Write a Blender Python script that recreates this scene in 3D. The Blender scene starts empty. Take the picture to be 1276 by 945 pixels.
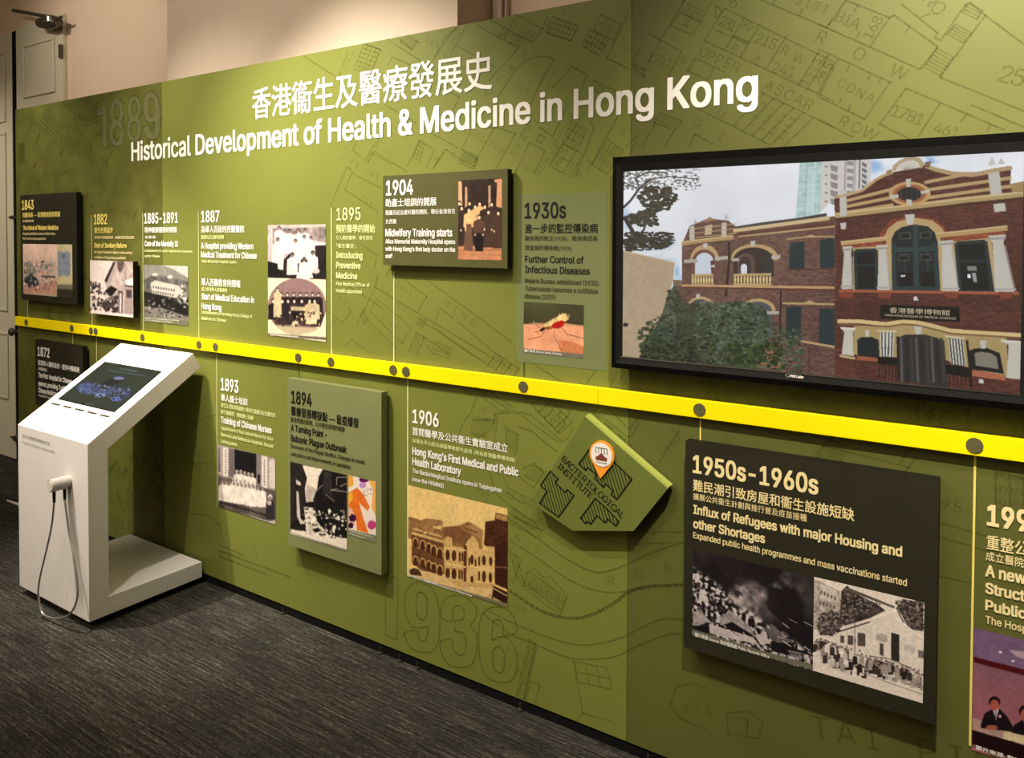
import bpy, math, random
import numpy as np
from mathutils import Matrix, Vector
random.seed(7); rng = np.random.default_rng(11)
S = bpy.context.scene
C = S.collection

# ------------------------------------------------------------------ camera
YAW, PITCH, ROLL, FPX, CY, DIST, EYE = 0.5848, 0.0232, 0.0037, 953.5, 321.0, 2.181, 1.6169
F_ = np.array([-math.sin(YAW)*math.cos(PITCH), math.cos(YAW)*math.cos(PITCH), -math.sin(PITCH)])
R0 = np.array([math.cos(YAW), math.sin(YAW), 0.0]); U0 = np.cross(R0, F_)
R_ = math.cos(ROLL)*R0 + math.sin(ROLL)*U0
U_ = -math.sin(ROLL)*R0 + math.cos(ROLL)*U0
EYEP = np.array([0, -DIST, EYE])
cd = bpy.data.cameras.new('camera'); cam = bpy.data.objects.new('camera', cd); C.objects.link(cam)
cam.matrix_world = Matrix([[R_[i], U_[i], -F_[i], EYEP[i]] for i in range(3)] + [[0, 0, 0, 1]])
cd.sensor_width = 36; cd.lens = FPX/1276*36; cd.shift_y = -(472.5-CY)/1276; cd.clip_start = 0.05
S.camera = cam

# ------------------------------------------------------------------ world, lights, exposure
S.view_settings.view_transform = 'Standard'; S.view_settings.look = 'None'
S.view_settings.exposure = 0.0; S.view_settings.gamma = 1.0
w = bpy.data.worlds.new('world'); S.world = w; w.use_nodes = True
w.node_tree.nodes['Background'].inputs[0].default_value = (1, .85, .68, 1)
w.node_tree.nodes['Background'].inputs[1].default_value = 0.1
WARM = (1.0, 0.905, 0.77)
def spot(x, y, z, tx, ty, tz, power, size=70, blend=1.0, r=0.028, col=WARM):
    l = bpy.data.lights.new('track_and_fill_spot', 'SPOT'); l.energy = power; l.spot_size = math.radians(size)
    l.spot_blend = blend; l.shadow_soft_size = r; l.color = col
    o = bpy.data.objects.new('track_and_fill_spot', l); C.objects.link(o); o.location = (x, y, z)
    o.rotation_euler = (Vector((tx, ty, tz))-Vector((x, y, z))).to_track_quat('-Z', 'Y').to_euler()
SPOTS = [(-2.6, -1.30, 3.3, -2.3, 0, 1.55, 425, 65),
         (-3.6, -1.35, 3.3, -3.3, 0, 1.55, 160, 66),
         (-3.75, -1.05, 3.3, -3.5, -.3, .9, 580, 44),
         (-4.9, -1.2, 3.3, -4.6, 0, 1.75, 125, 45),
         (-0.15, -1.4, 3.3, 0.0, 0, 1.45, 430, 72),
         (0.25, -1.0, 3.3, 0.25, 0, 2.1, 215, 54),
         (-6.2, -1.6, 3.4, -6.3, .4, 1.3, 150, 62),  # added fill spot, brightens the doors at far left
         (-4.7, -1.3, 3.5, -4.8, .4, 3.0, 70, 72),  # added soft fill for the upper back wall
         (-1.25, -1.5, 3.3, -1.6, 0, .7, 125, 52)]
for s in SPOTS: spot(*s)
def area(x, y, z, sx, sy, power, rot=(0, 0, 0), col=WARM):
    l = bpy.data.lights.new('ceiling_fill', 'AREA'); l.shape = 'RECTANGLE'; l.size = sx; l.size_y = sy; l.energy = power; l.color = col
    o = bpy.data.objects.new('ceiling_fill', l); C.objects.link(o); o.location = (x, y, z); o.rotation_euler = rot
area(-3.2, -3.2, 3.7, 4.5, 2.0, 80)  # unseen area fill added to lift the whole room
area(-2.6, -.9, 3.75, 2.2, .5, 12, (math.radians(60), 0, 0))  # second added fill, tilted towards the back wall
spot(-3.6, -3.4, 3.4, -3.6, -6, 2.9, 400, 74, .08)     # unseen spot added to light the opposite wall, for its reflection in the television

# ------------------------------------------------------------------ surveying helpers (points of the photograph -> real planes)
def ray(px, py): return F_*FPX + R_*(px-638) - U_*(py-CY)
def on_y(px, py, y=0.0):
    d = ray(px, py); return EYEP + (y+DIST)/d[1]*d
def on_y_arr(P, y):
    P = np.asarray(P, float)
    d = F_[None]*FPX + R_[None]*(P[:, :1]-638) - U_[None]*(P[:, 1:]-CY)
    t = (y+DIST)/d[:, 1]; return EYEP[None]+t[:, None]*d
def on_z(px, py, z=0.0):
    d = ray(px, py); return EYEP + (z-EYE)/d[2]*d

# ------------------------------------------------------------------ materials
def lin(c): return tuple(((v/255)/12.92 if v/255 <= .04045 else ((v/255+.055)/1.055)**2.4) for v in c)
def mat(name, col, rough=.55, spec=.3, var=.06, scale=30, metal=0, bump=0, emit=None, estr=1, transmission=None, coat=0):
    m = bpy.data.materials.new(name); m.use_nodes = True; n = m.node_tree.nodes; k = m.node_tree.links
    b = n['Principled BSDF']; b.inputs['Roughness'].default_value = rough
    b.inputs['Specular IOR Level'].default_value = spec; b.inputs['Metallic'].default_value = metal
    b.inputs['Coat Weight'].default_value = coat
    tc = n.new('ShaderNodeTexCoord'); no = n.new('ShaderNodeTexNoise'); no.inputs['Scale'].default_value = scale
    no.inputs['Detail'].default_value = 4; k.new(tc.outputs['Object'], no.inputs['Vector'])
    mr = n.new('ShaderNodeMapRange'); mr.inputs[1].default_value = .3; mr.inputs[2].default_value = .7
    mr.inputs[3].default_value = 1-var; mr.inputs[4].default_value = 1+var
    k.new(no.outputs['Fac'], mr.inputs[0])
    mx = n.new('ShaderNodeVectorMath'); mx.operation = 'SCALE'; mx.inputs[0].default_value = col[:3]
    k.new(mr.outputs[0], mx.inputs['Scale']); k.new(mx.outputs[0], b.inputs['Base Color'])
    if bump:
        bp = n.new('ShaderNodeBump'); bp.inputs['Strength'].default_value = bump; bp.inputs['Distance'].default_value = .002
        k.new(no.outputs['Fac'], bp.inputs['Height']); k.new(bp.outputs[0], b.inputs['Normal'])
    if emit:
        b.inputs['Emission Color'].default_value = (*emit, 1); b.inputs['Emission Strength'].default_value = estr
    return m
def ink(name, col, mixf=1.0, even=False):
    """translucent ink: tints whatever it is printed on"""
    m = bpy.data.materials.new(name); m.use_nodes = True; n = m.node_tree.nodes; k = m.node_tree.links
    n.remove(n['Principled BSDF'])
    t = n.new('ShaderNodeBsdfTransparent'); d = n.new('ShaderNodeBsdfDiffuse'); x = n.new('ShaderNodeMixShader')
    tc = n.new('ShaderNodeTexCoord'); no = n.new('ShaderNodeTexNoise'); no.inputs['Scale'].default_value = 90
    k.new(tc.outputs['Object'], no.inputs['Vector'])
    mr = n.new('ShaderNodeMapRange'); mr.inputs[1].default_value = .35; mr.inputs[2].default_value = .6
    mr.inputs[3].default_value = mixf if even else mixf*.5; mr.inputs[4].default_value = mixf
    k.new(no.outputs['Fac'], mr.inputs[0]); k.new(mr.outputs[0], x.inputs[0])
    d.inputs[0].default_value = (*col, 1); k.new(t.outputs[0], x.inputs[1]); k.new(d.outputs[0], x.inputs[2])
    k.new(x.outputs[0], n['Material Output'].inputs[0]); return m
def picture_mat(name, emissive=False, gain=1.0, rough=.45):
    m = bpy.data.materials.new(name); m.use_nodes = True; n = m.node_tree.nodes; k = m.node_tree.links
    b = n['Principled BSDF']; a = n.new('ShaderNodeVertexColor'); a.layer_name = 'print'
    b.inputs['Roughness'].default_value = rough; b.inputs['Specular IOR Level'].default_value = .25
    if emissive:
        b.inputs['Base Color'].default_value = (.01, .01, .01, 1)
        k.new(a.outputs[0], b.inputs['Emission Color']); b.inputs['Emission Strength'].default_value = gain
        b.inputs['Roughness'].default_value = .03; b.inputs['Specular IOR Level'].default_value = .5
    else: k.new(a.outputs[0], b.inputs['Base Color'])
    return m
GREEN = (.176, .196, .037)
M = dict(
    green=mat('green_vinyl', GREEN, .5, .25, .04, 3),
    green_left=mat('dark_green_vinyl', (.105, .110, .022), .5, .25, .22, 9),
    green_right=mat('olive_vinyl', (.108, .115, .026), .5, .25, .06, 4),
    kick=mat('black_recess', (.006, .006, .006), .8, .1),
    yellow=mat('yellow_acrylic', (1.0, .80, .001), .4, .3, .02, 8),
    dot=mat('olive_dot', (.105, .097, .042), .5, .2),
    board_dark=mat('dark_olive_board', (.024, .023, .013), .5, .25, .05, 12),
    board_mid=mat('olive_board', (.085, .083, .026), .5, .25, .05, 12),
    board_pale=mat('pale_green_board', (.20, .218, .088), .5, .25, .04, 12),
    plaque=mat('plaque_green', (.135, .165, .032), .5, .25, .04, 8),
    black_edge=mat('black_board_edge', (.008, .008, .006), .5, .2),
    lime=mat('lit_edge_lime', (.42, .47, .10), .5, .2),  # paler tone stands for light on the plaque's top edge
    white_ink=mat('white_lettering', (.88, .86, .80), .5, .2, .02),
    cream_ink=mat('cream_lettering', (.85, .72, .36), .5, .2, .02),
    pale_ink=mat('pale_lime_lettering', (.76, .82, .38), .5, .2, .02),
    yellow_ink=mat('soft_yellow_lettering', (.85, .70, .18), .5, .2, .02),
    black_ink=mat('black_lettering', (.012, .012, .010), .5, .2, .02),
    grey_ink=mat('dark_grey_lettering', (.045, .05, .02), .5, .2, .02),
    caption=mat('caption_grey', (.17, .17, .15), .5, .2, .03),
    line=mat('pale_connector', (.62, .62, .30), .5, .2),
    line_dark=mat('dark_connector', (.10, .11, .03), .5, .2),
    map_ink=ink('map_ink', (.04, .045, .005), .27),
    map_ink_soft=ink('map_ink_soft', (.05, .05, .01), .30),
    faded=ink('faded_numeral', (.27, .27, .15), .28, True),
    pale_tint=ink('pale_tint', (.24, .28, .13), .62, True),
    room=mat('cream_plaster', (.74, .61, .48), .8, .15, .02, 6),
    room_dim=mat('tan_plaster', (.72, .56, .42), .8, .15, .02, 6),
    door=mat('painted_door', (.60, .56, .42), .6, .2, .02, 6),
    doorline=mat('door_groove', (.28, .25, .18), .7, .1),
    black=mat('black_plastic', (.008, .008, .008), .35, .3),
    bezel=mat('tv_bezel', (.012, .012, .0115), .35, .15, .04, 60),
    bezel_out=mat('tv_outer_frame', (.002, .002, .002), .35, .1),
    silver=mat('silver_edge', (.5, .5, .5), .3, .5, metal=1),
    steel=mat('braided_steel', (.55, .52, .48), .35, .5, .25, 500, metal=.9),
    kiosk=mat('white_laminate', (.86, .83, .79), .45, .35, .01, 5),
    kiosk_in=mat('warm_white_laminate', (.80, .77, .66), .45, .3, .01, 5),
    handset=mat('grey_handset', (.42, .40, .37), .5, .3, .05, 60),
    metal_dark=mat('bronze_hardware', (.10, .08, .055), .4, .5, metal=.6),
    orange=mat('orange_pin', (.90, .33, .03), .45, .3, .02),
    pinwhite=mat('pin_white', (.85, .80, .76), .45, .3, .02),
    maroon=mat('maroon_print', (.20, .05, .03), .5, .2),
)
def carpet():
    m = bpy.data.materials.new('striped_carpet'); m.use_nodes = True; n = m.node_tree.nodes; k = m.node_tree.links
    b = n['Principled BSDF']; b.inputs['Roughness'].default_value = .95; b.inputs['Specular IOR Level'].default_value = .1
    tc = n.new('ShaderNodeTexCoord')
    def noise(sc, det, scale):
        mp = n.new('ShaderNodeMapping'); mp.inputs['Scale'].default_value = sc; k.new(tc.outputs['Object'], mp.inputs[0])
        no = n.new('ShaderNodeTexNoise'); no.inputs['Scale'].default_value = scale; no.inputs['Detail'].default_value = det
        no.inputs['Roughness'].default_value = .65
        k.new(mp.outputs[0], no.inputs['Vector']); return no
    a = noise((5, 130, 1), 5, 1); c = noise((40, 200, 1), 2, 1); d = noise((1, 4, 1), 2, 1)
    r = n.new('ShaderNodeValToRGB'); e = r.color_ramp.elements
    e[0].position = .36; e[0].color = (.007, .0068, .006, 1); e[1].position = .70; e[1].color = (.17, .162, .128, 1)
    z = e.new(.50); z.color = (.022, .0213, .0182, 1); z = e.new(.59); z.color = (.052, .050, .040, 1)
    m1 = n.new('ShaderNodeMath'); m1.operation = 'MULTIPLY_ADD'; m1.inputs[1].default_value = .55
    k.new(a.outputs['Fac'], m1.inputs[0])
    m2 = n.new('ShaderNodeMath'); m2.operation = 'MULTIPLY'; m2.inputs[1].default_value = .36; k.new(c.outputs['Fac'], m2.inputs[0])
    k.new(m2.outputs[0], m1.inputs[2])
    m3 = n.new('ShaderNodeMath'); m3.operation = 'MULTIPLY_ADD'; m3.inputs[1].default_value = .16; k.new(d.outputs['Fac'], m3.inputs[0]); k.new(m1.outputs[0], m3.inputs[2])
    k.new(m3.outputs[0], r.inputs[0]); k.new(r.outputs[0], b.inputs['Base Color'])
    bp = n.new('ShaderNodeBump'); bp.inputs['Strength'].default_value = .6; bp.inputs['Distance'].default_value = .004
    k.new(m1.outputs[0], bp.inputs['Height']); k.new(bp.outputs[0], b.inputs['Normal'])
    return m
M['carpet'] = carpet()

# ------------------------------------------------------------------ object helpers
def tag(o, label=None, cat=None, group=None, kind=None):
    for a, v in (('label', label), ('category', cat), ('group', group), ('kind', kind)):
        if v: o[a] = v
    return o
def empty(name, loc, label=None, cat=None, group=None, kind=None):
    o = bpy.data.objects.new(name, None); C.objects.link(o); o.location = loc; o.empty_display_size = .05
    o['_l'] = list(loc); return tag(o, label, cat, group, kind)
def origin(o):
    p = Vector((0, 0, 0))
    while o is not None: p += o.location; o = o.parent
    return p
class MB:
    def __init__(s): s.v = []; s.f = []; s.mi = []; s.mats = []
    def mat_i(s, m):
        if m not in s.mats: s.mats.append(m)
        return s.mats.index(m)
    def add(s, vs, fs, m=None):
        b = len(s.v); s.v += [tuple(map(float, v)) for v in vs]; s.f += [tuple(i+b for i in f) for f in fs]
        k = 0 if m is None else s.mat_i(m); s.mi += [k]*len(fs); return s
    def box(s, x0, x1, y0, y1, z0, z1, m=None):
        vs = [(x, y, z) for x in (x0, x1) for y in (y0, y1) for z in (z0, z1)]
        return s.add(vs, [(0, 1, 3, 2), (4, 6, 7, 5), (0, 4, 5, 1), (2, 3, 7, 6), (0, 2, 6, 4), (1, 5, 7, 3)], m)
    def rect(s, x0, x1, z0, z1, y, m=None):
        return s.add([(x0, y, z0), (x1, y, z0), (x1, y, z1), (x0, y, z1)], [(0, 1, 2, 3)], m)
    def prism(s, poly, y0, y1, m=None, side=None):
        """poly in (x,z), extruded from y0 (front) to y1"""
        n = len(poly)
        s.add([(x, y0, z) for x, z in poly]+[(x, y1, z) for x, z in poly], [tuple(range(n)), tuple(range(2*n-1, n-1, -1))], m)
        s.add([(x, y0, z) for x, z in poly]+[(x, y1, z) for x, z in poly], [(i, i+n, (i+1) % n+n, (i+1) % n) for i in range(n)], side or m)
        return s
    def prism_x(s, poly, x0, x1, m=None):
        n = len(poly)
        return s.add([(x0, y, z) for y, z in poly]+[(x1, y, z) for y, z in poly],
                     [tuple(range(n-1, -1, -1)), tuple(range(n, 2*n))]+[(i, (i+1) % n, (i+1) % n+n, i+n) for i in range(n)], m)
    def tube(s, pts, r, n=10, m=None, cap=True):
        pts = [Vector(p) for p in pts]; rings = []
        up = Vector((.3, .9, .2)).normalized()
        for i, p in enumerate(pts):
            d = (pts[min(i+1, len(pts)-1)]-pts[max(i-1, 0)]).normalized()
            a = (up-d*up.dot(d)).normalized(); b = d.cross(a)
            rr = r[i] if isinstance(r, (list, tuple)) else r
            rings.append([p+a*math.cos(t)*rr+b*math.sin(t)*rr for t in [2*math.pi*j/n for j in range(n)]])
        vs = [v for g in rings for v in g]; fs = []
        for i in range(len(rings)-1):
            for j in range(n): fs.append((i*n+j, i*n+(j+1) % n, (i+1)*n+(j+1) % n, (i+1)*n+j))
        if cap: fs += [tuple(range(n-1, -1, -1)), tuple(range((len(rings)-1)*n, len(rings)*n))]
        return s.add(vs, fs, m)
    def ribbon(s, pts, wd, y, m=None, closed=False):
        P = [np.array(p, float) for p in pts]
        if closed: P = P+[P[0]]
        for a, b in zip(P[:-1], P[1:]):
            d = b-a; L = np.hypot(*d)
            if L < 1e-6: continue
            nrm = np.array([-d[1], d[0]])/L*wd/2; e = d/L*wd*.35
            q = [a-nrm-e, b-nrm+e, b+nrm+e, a+nrm-e]
            s.add([(x, y, z) for x, z in q], [(0, 1, 2, 3)], m)
        return s
    def build(s, name, m=None, parent=None, bevel=0, smooth=False):
        me = bpy.data.meshes.new(name); o = bpy.data.objects.new(name, me); C.objects.link(o)
        off = origin(parent) if parent else Vector((0, 0, 0))
        v = np.array(s.v) - np.array(off) if s.v else s.v
        me.from_pydata([tuple(q) for q in v], [], s.f)
        mats = s.mats or [m]
        for q in mats: me.materials.append(q)
        if s.mats: me.polygons.foreach_set('material_index', s.mi)
        if smooth: me.polygons.foreach_set('use_smooth', [True]*len(me.polygons))
        me.update(); o.parent = parent
        if bevel:
            bm = o.modifiers.new('bevel', 'BEVEL'); bm.width = bevel; bm.segments = 2; bm.limit_method = 'ANGLE'
        return o
def struct(o): o['kind'] = 'structure'; return o

# ------------------------------------------------------------------ lettering
import os
from mathutils.geometry import delaunay_2d_cdt
_fd = os.path.join(bpy.utils.resource_path('LOCAL'), 'datafiles', 'fonts')     # typeface shipped with Blender itself
try: SANS = bpy.data.fonts.load(os.path.join(_fd, 'Inter.woff2'))
except Exception: SANS = None
_cache = {}
def is_cjk(s): return any(ord(ch) > 0x2e80 for ch in s)
def outline_edges(s):
    c = bpy.data.curves.new('lettering', 'FONT'); c.body = s; c.resolution_u = 3; c.font = SANS or c.font; c.fill_mode = 'NONE'; c.dimensions = '2D'
    o = bpy.data.objects.new('lettering', c); me = bpy.data.meshes.new_from_object(o)
    v = np.array([q.co[:2] for q in me.vertices]); e = [tuple(q.vertices) for q in me.edges]
    bpy.data.objects.remove(o); bpy.data.curves.remove(c); bpy.data.meshes.remove(me); return v, e
def winding(v, e, P):
    a = v[[i for i, j in e]]; b = v[[j for i, j in e]]; X, Y = P[:, :1], P[:, 1:]
    up = (a[None, :, 1] <= Y) & (b[None, :, 1] > Y); dn = (a[None, :, 1] > Y) & (b[None, :, 1] <= Y)
    side = (b[None, :, 0]-a[None, :, 0])*(Y-a[None, :, 1])-(X-a[None, :, 0])*(b[None, :, 1]-a[None, :, 1])
    return (up & (side > 0)).sum(1)-(dn & (side < 0)).sum(1)
def directed(v, e):
    """contours come as runs of consecutive vertices; the closing edge joins last to first"""
    out = []
    for i, j in e:
        lo, hi = min(i, j), max(i, j); out.append((lo, hi) if hi-lo == 1 else (hi, lo))
    return out
def glyphs1(s):
    if s not in _cache:
        if is_cjk(s) or SANS is None:
            c = bpy.data.curves.new('lettering', 'FONT'); c.body = s; c.resolution_u = 2
            o = bpy.data.objects.new('lettering', c); me = bpy.data.meshes.new_from_object(o)
            v = np.array([q.co[:2] for q in me.vertices]); f = [tuple(p.vertices) for p in me.polygons]
            bpy.data.objects.remove(o); bpy.data.curves.remove(c); bpy.data.meshes.remove(me)
        else:
            v0, e0 = outline_edges(s)
            # a two-vertex ambiguity never arises: every contour has three or more points
            e1 = directed(v0, e0)
            r = delaunay_2d_cdt([Vector(q) for q in v0], e1, [], 0, 1e-6)
            v = np.array([tuple(q) for q in r[0]]); t = np.array([tuple(q) for q in r[2]])
            ce = v[t].mean(1); keep = winding(v0, e1, ce) != 0
            f = [tuple(int(k) for k in q) for q in t[keep]]
        _cache[s] = (v, f)
    return _cache[s]
LAYER = .00012
def glyphs(s, bold=0.0):
    """flat lettering with per-vertex layer; weight is added by overlaying slightly shifted copies"""
    v, f = glyphs1(s); n = len(v)
    if bold < .003: return np.column_stack([v, np.zeros(n)]), f
    out = [np.column_stack([v, np.zeros(n)])]; ff = list(f)
    for k, (dx, dy) in enumerate(((bold, bold*.6), (-bold, bold*.6), (bold, -bold*.6), (-bold, -bold*.6))):
        ff += [tuple(i+n*len(out) for i in q) for q in f]; out.append(np.column_stack([v+np.array([dx, dy]), np.full(n, LAYER*(k+1))]))
    return np.concatenate(out), ff
CAP = float(glyphs1('H')[0][:, 1].max())
def text(mb, s, px0, ptop, pbase, px1, y, bold=0.0, m=None, h=None):
    """one line: left edge px0, cap top / baseline at that edge, right edge px1 (points of the photograph)"""
    a = on_y(px0, pbase, y); t = on_y(px0, ptop, y); b = on_y(px1, pbase, y)
    v, f = glyphs(s, bold)
    x0, x1 = v[:, 0].min(), v[:, 0].max()
    if is_cjk(s): z0 = v[:, 1].min(); hh = v[:, 1].max()-z0
    else: z0 = 0; hh = CAP
    H = h or (t[2]-a[2]); sx = (b[0]-a[0])/(x1-x0); sz = H/hh
    mb.add([(a[0]+(q[0]-x0)*sx, y-q[2], a[2]+(q[1]-z0)*sz) for q in v], f, m); return mb
def text_at(mb, s, cx, cz, hgt, ang, y, m=None, bold=0.0, sq=1.0, space=0):
    if space: s = (' '*space).join(s)
    v, f = glyphs1(s); c = (v.max(0)+v.min(0))/2; k = hgt/CAP*.54
    ca, sa = math.cos(ang), math.sin(ang)
    out = []
    for q in v:
        a, b = (q[0]-c[0])*k*sq, (q[1]-c[1])*k; out.append((cx+a*ca-b*sa, y, cz+a*sa+b*ca))
    mb.add(out, f, m); return mb

# ------------------------------------------------------------------ painter for flat prints and the screen
def fbm(h, w_, base=4, octs=5, seed=0, sy=1.0):
    r = np.random.default_rng(seed); out = np.zeros((h, w_)); amp = 1; tot = 0
    for o in range(octs):
        nx = max(2, int(base*2**o)); ny = max(2, int(base*2**o*h/w_*sy))
        g = r.random((ny+1, nx+1)); yy = np.linspace(0, ny-1e-6, h); xx = np.linspace(0, nx-1e-6, w_)
        yi = yy.astype(int); xi = xx.astype(int); fy = (yy-yi)[:, None]; fx = (xx-xi)[None]
        fy = fy*fy*(3-2*fy); fx = fx*fx*(3-2*fx)
        v = (g[yi][:, xi]*(1-fx)+g[yi][:, xi+1]*fx)*(1-fy)+(g[yi+1][:, xi]*(1-fx)+g[yi+1][:, xi+1]*fx)*fy
        out += v*amp; tot += amp; amp *= .55
    return out/tot
class Pic:
    def __init__(s, tl, tr, br, bl, y, W, crop=(0, 0, 1), bg=(128, 128, 128)):
        P = [on_y(*q, y) for q in (tl, tr, br, bl)]; s.y = y
        s.X0 = (P[0][0]+P[3][0])/2; s.X1 = (P[1][0]+P[2][0])/2; s.Z1 = (P[0][2]+P[1][2])/2; s.Z0 = (P[2][2]+P[3][2])/2
        s.W = W; s.H = max(4, int(W*(s.Z1-s.Z0)/(s.X1-s.X0))); s.a = np.zeros((s.H, W, 3)); s.a[:] = bg; s.crop = crop
        s.seed = int(W*7+tl[0])
    def pt(s, P):
        P = np.asarray(P, float).reshape(-1, 2); ox, oy, k = s.crop
        q = on_y_arr(np.stack([ox+P[:, 0]/k, oy+P[:, 1]/k], 1), s.y)
        return np.stack([(q[:, 0]-s.X0)/(s.X1-s.X0)*s.W, (s.Z1-q[:, 2])/(s.Z1-s.Z0)*s.H], 1)
    def mask(s, q):
        x0, x1 = int(max(0, q[:, 0].min()-1)), int(min(s.W, q[:, 0].max()+2)); y0, y1 = int(max(0, q[:, 1].min()-1)), int(min(s.H, q[:, 1].max()+2))
        if x1 <= x0 or y1 <= y0: return None
        acc = 0
        for dx, dy in ((.25, .25), (.75, .75), (.25, .75), (.75, .25)):
            X = (np.arange(x0, x1)+dx)[None]; Y = (np.arange(y0, y1)+dy)[:, None]
            ins = np.zeros((y1-y0, x1-x0), bool)
            for (ax, ay), (bx, by) in zip(q, np.roll(q, -1, 0)):
                if ay == by: continue
                c = ((ay > Y) != (by > Y)) & (X < (bx-ax)*(Y-ay)/(by-ay)+ax); ins ^= c
            acc = acc+ins
        return (slice(y0, y1), slice(x0, x1)), acc/4.0
    def poly(s, P, col, a=1.0, raw=False, noise=0, ns=12, sy=1.0):
        q = np.asarray(P, float) if raw else s.pt(P)
        r = s.mask(q)
        if r is None: return s
        sl, m = r; m = (m*a)[..., None]; c = np.array(col, float)[None, None]
        if noise:
            s.seed += 1; nn = fbm(m.shape[0], m.shape[1], ns, 3, s.seed, sy)[..., None]; c = c*(1+(nn-.5)*2*noise)
        s.a[sl] = s.a[sl]*(1-m)+c*m; return s
    def line(s, P, wd, col, a=1.0):
        q = s.pt(P)
        for p0, p1 in zip(q[:-1], q[1:]):
            d = p1-p0; L = np.hypot(*d)
            if L < .01: continue
            n_ = np.array([-d[1], d[0]])/L*wd/2; s.poly([p0-n_, p1-n_, p1+n_, p0+n_], col, a, raw=True)
        return s
    def ell(s, cx, cy, rx, ry, col, a=1.0, n=14, noise=0, t0=0, t1=360, jag=0):
        T = [math.radians(t0+(t1-t0)*i/(n if t1-t0 >= 360 else n-1)) for i in range(n)]
        return s.poly([(cx+rx*math.cos(t)*(1+random.uniform(-jag, jag)), cy-ry*math.sin(t)*(1+random.uniform(-jag, jag))) for t in T], col, a, noise=noise)
    def grain(s, amt, base=30, seed=1, octs=3): s.a *= (1+(fbm(s.H, s.W, base, octs, seed)-.5)[..., None]*2*amt); return s
    def blobs(s, n, box, rx, ry, cols, inside=None, jag=.4, a=1.0):
        for _ in range(n):
            x = random.uniform(box[0], box[2]); y = random.uniform(box[1], box[3])
            if inside and not inside(x, y): continue
            s.ell(x, y, random.uniform(.5, 1)*rx, random.uniform(.5, 1)*ry, random.choice(cols), a, 7, jag=jag)
        return s
    def person(s, x, y, hs, body, skin=(225, 205, 185), hair=(30, 25, 25), h=6, wd=2.2, feet=None):
        """head centre x,y; hs head size; h, wd body height and width in heads"""
        s.poly([(x-hs*.35, y+hs*.5), (x-wd*hs/2, y+hs*1.1), (x-wd*hs*.55, y+hs*h), (x+wd*hs*.55, y+hs*h), (x+wd*hs/2, y+hs*1.1), (x+hs*.35, y+hs*.5)], body, noise=.15, ns=4)
        s.ell(x, y-hs*.15, hs*.5, hs*.6, hair, 1, 9); s.ell(x, y+hs*.08, hs*.36, hs*.48, skin, 1, 9); return s
    def build(s, name, parent, m, gain=1.0, label=None, soft=True):
        n = (s.H+1)*(s.W+1); X = np.linspace(s.X0, s.X1, s.W+1); Z = np.linspace(s.Z1, s.Z0, s.H+1)
        off = origin(parent) if parent else Vector((0, 0, 0))
        v = np.zeros((s.H+1, s.W+1, 3)); v[..., 0] = X[None]-off.x; v[..., 1] = s.y-off.y; v[..., 2] = Z[:, None]-off.z
        me = bpy.data.meshes.new(name); o = bpy.data.objects.new(name, me); C.objects.link(o)
        me.vertices.add(n); me.vertices.foreach_set('co', v.ravel())
        i = np.arange(s.H)[:, None]*(s.W+1)+np.arange(s.W)[None]; i = i.ravel()
        q = np.stack([i, i+s.W+1, i+s.W+2, i+1], 1).ravel()
        me.loops.add(len(q)); me.loops.foreach_set('vertex_index', q.astype(np.int32))
        me.polygons.add(len(i)); me.polygons.foreach_set('loop_start', (np.arange(len(i))*4).astype(np.int32))
        me.update(calc_edges=True); me.materials.append(m)
        k_ = (.25, .5, .25); b_ = np.pad(s.a, ((1, 1), (1, 1), (0, 0)), 'edge')
        if soft:
            b_ = b_[:-2]*.22+b_[1:-1]*.56+b_[2:]*.22; b_ = b_[:, :-2]*.22+b_[:, 1:-1]*.56+b_[:, 2:]*.22
            s.a = b_*(1+(fbm(s.H, s.W, 50, 2, s.seed)-.5)[..., None]*.16)*(1+(fbm(s.H, s.W, 10, 3, s.seed+9)-.5)[..., None]*.05)
        a = np.pad(s.a, ((0, 1), (0, 1), (0, 0)), 'edge'); a = (a+np.pad(s.a, ((1, 0), (1, 0), (0, 0)), 'edge'))/2 if False else a
        a = np.clip(a, 0, 255)/255; a = np.where(a <= .04045, a/12.92, ((a+.055)/1.055)**2.4)*gain
        col = np.ones((s.H+1, s.W+1, 4)); col[..., :3] = a
        at = me.color_attributes.new('print', 'FLOAT_COLOR', 'POINT'); at.data.foreach_set('color', col.ravel())
        o.parent = parent
        if label: o['label'] = label
        return o
PRINT = picture_mat('photo_print'); SCREEN = picture_mat('screen_image', True, 1.0); SCREEN2 = picture_mat('kiosk_screen_image', True, .8)

# ================================================================== SETTING
WL, WR, WT, WB = -4.996, 1.52, 2.3795, .0384          # green display wall: left, right, top, bottom of skin
struct(MB().box(-12, 4, -6, .6, -.1, 0).build('floor', M['carpet']))
struct(MB().box(-12, 4, -6, .9, 3.9, 4.0).build('ceiling', M['room']))
BY = .46
back = empty('wall_back', (0, BY, 0), kind='structure')
MB().box(-12, 4, BY, BY+.12, 0, 3.9).build('plaster', M['room_dim'], back)
struct(MB().box(-12.1, -12, -6, .6, 0, 3.9).build('wall_left', M['room']))
struct(MB().box(4, 4.1, -6, .6, 0, 3.9).build('wall_far_right', M['room']))
struct(MB().box(-12, 4, -6.1, -6, 0, 3.9).build('wall_front', M['room']))
# plastered pier behind the display wall
px_pier_r = on_y(570, 20, .20)[0]; px_pier_l = on_y(208.5, 60, .20)[0]
struct(MB().box(px_pier_l, px_pier_r, .20, BY, 0, 3.9).build('trim_1', M['room']))
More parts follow.
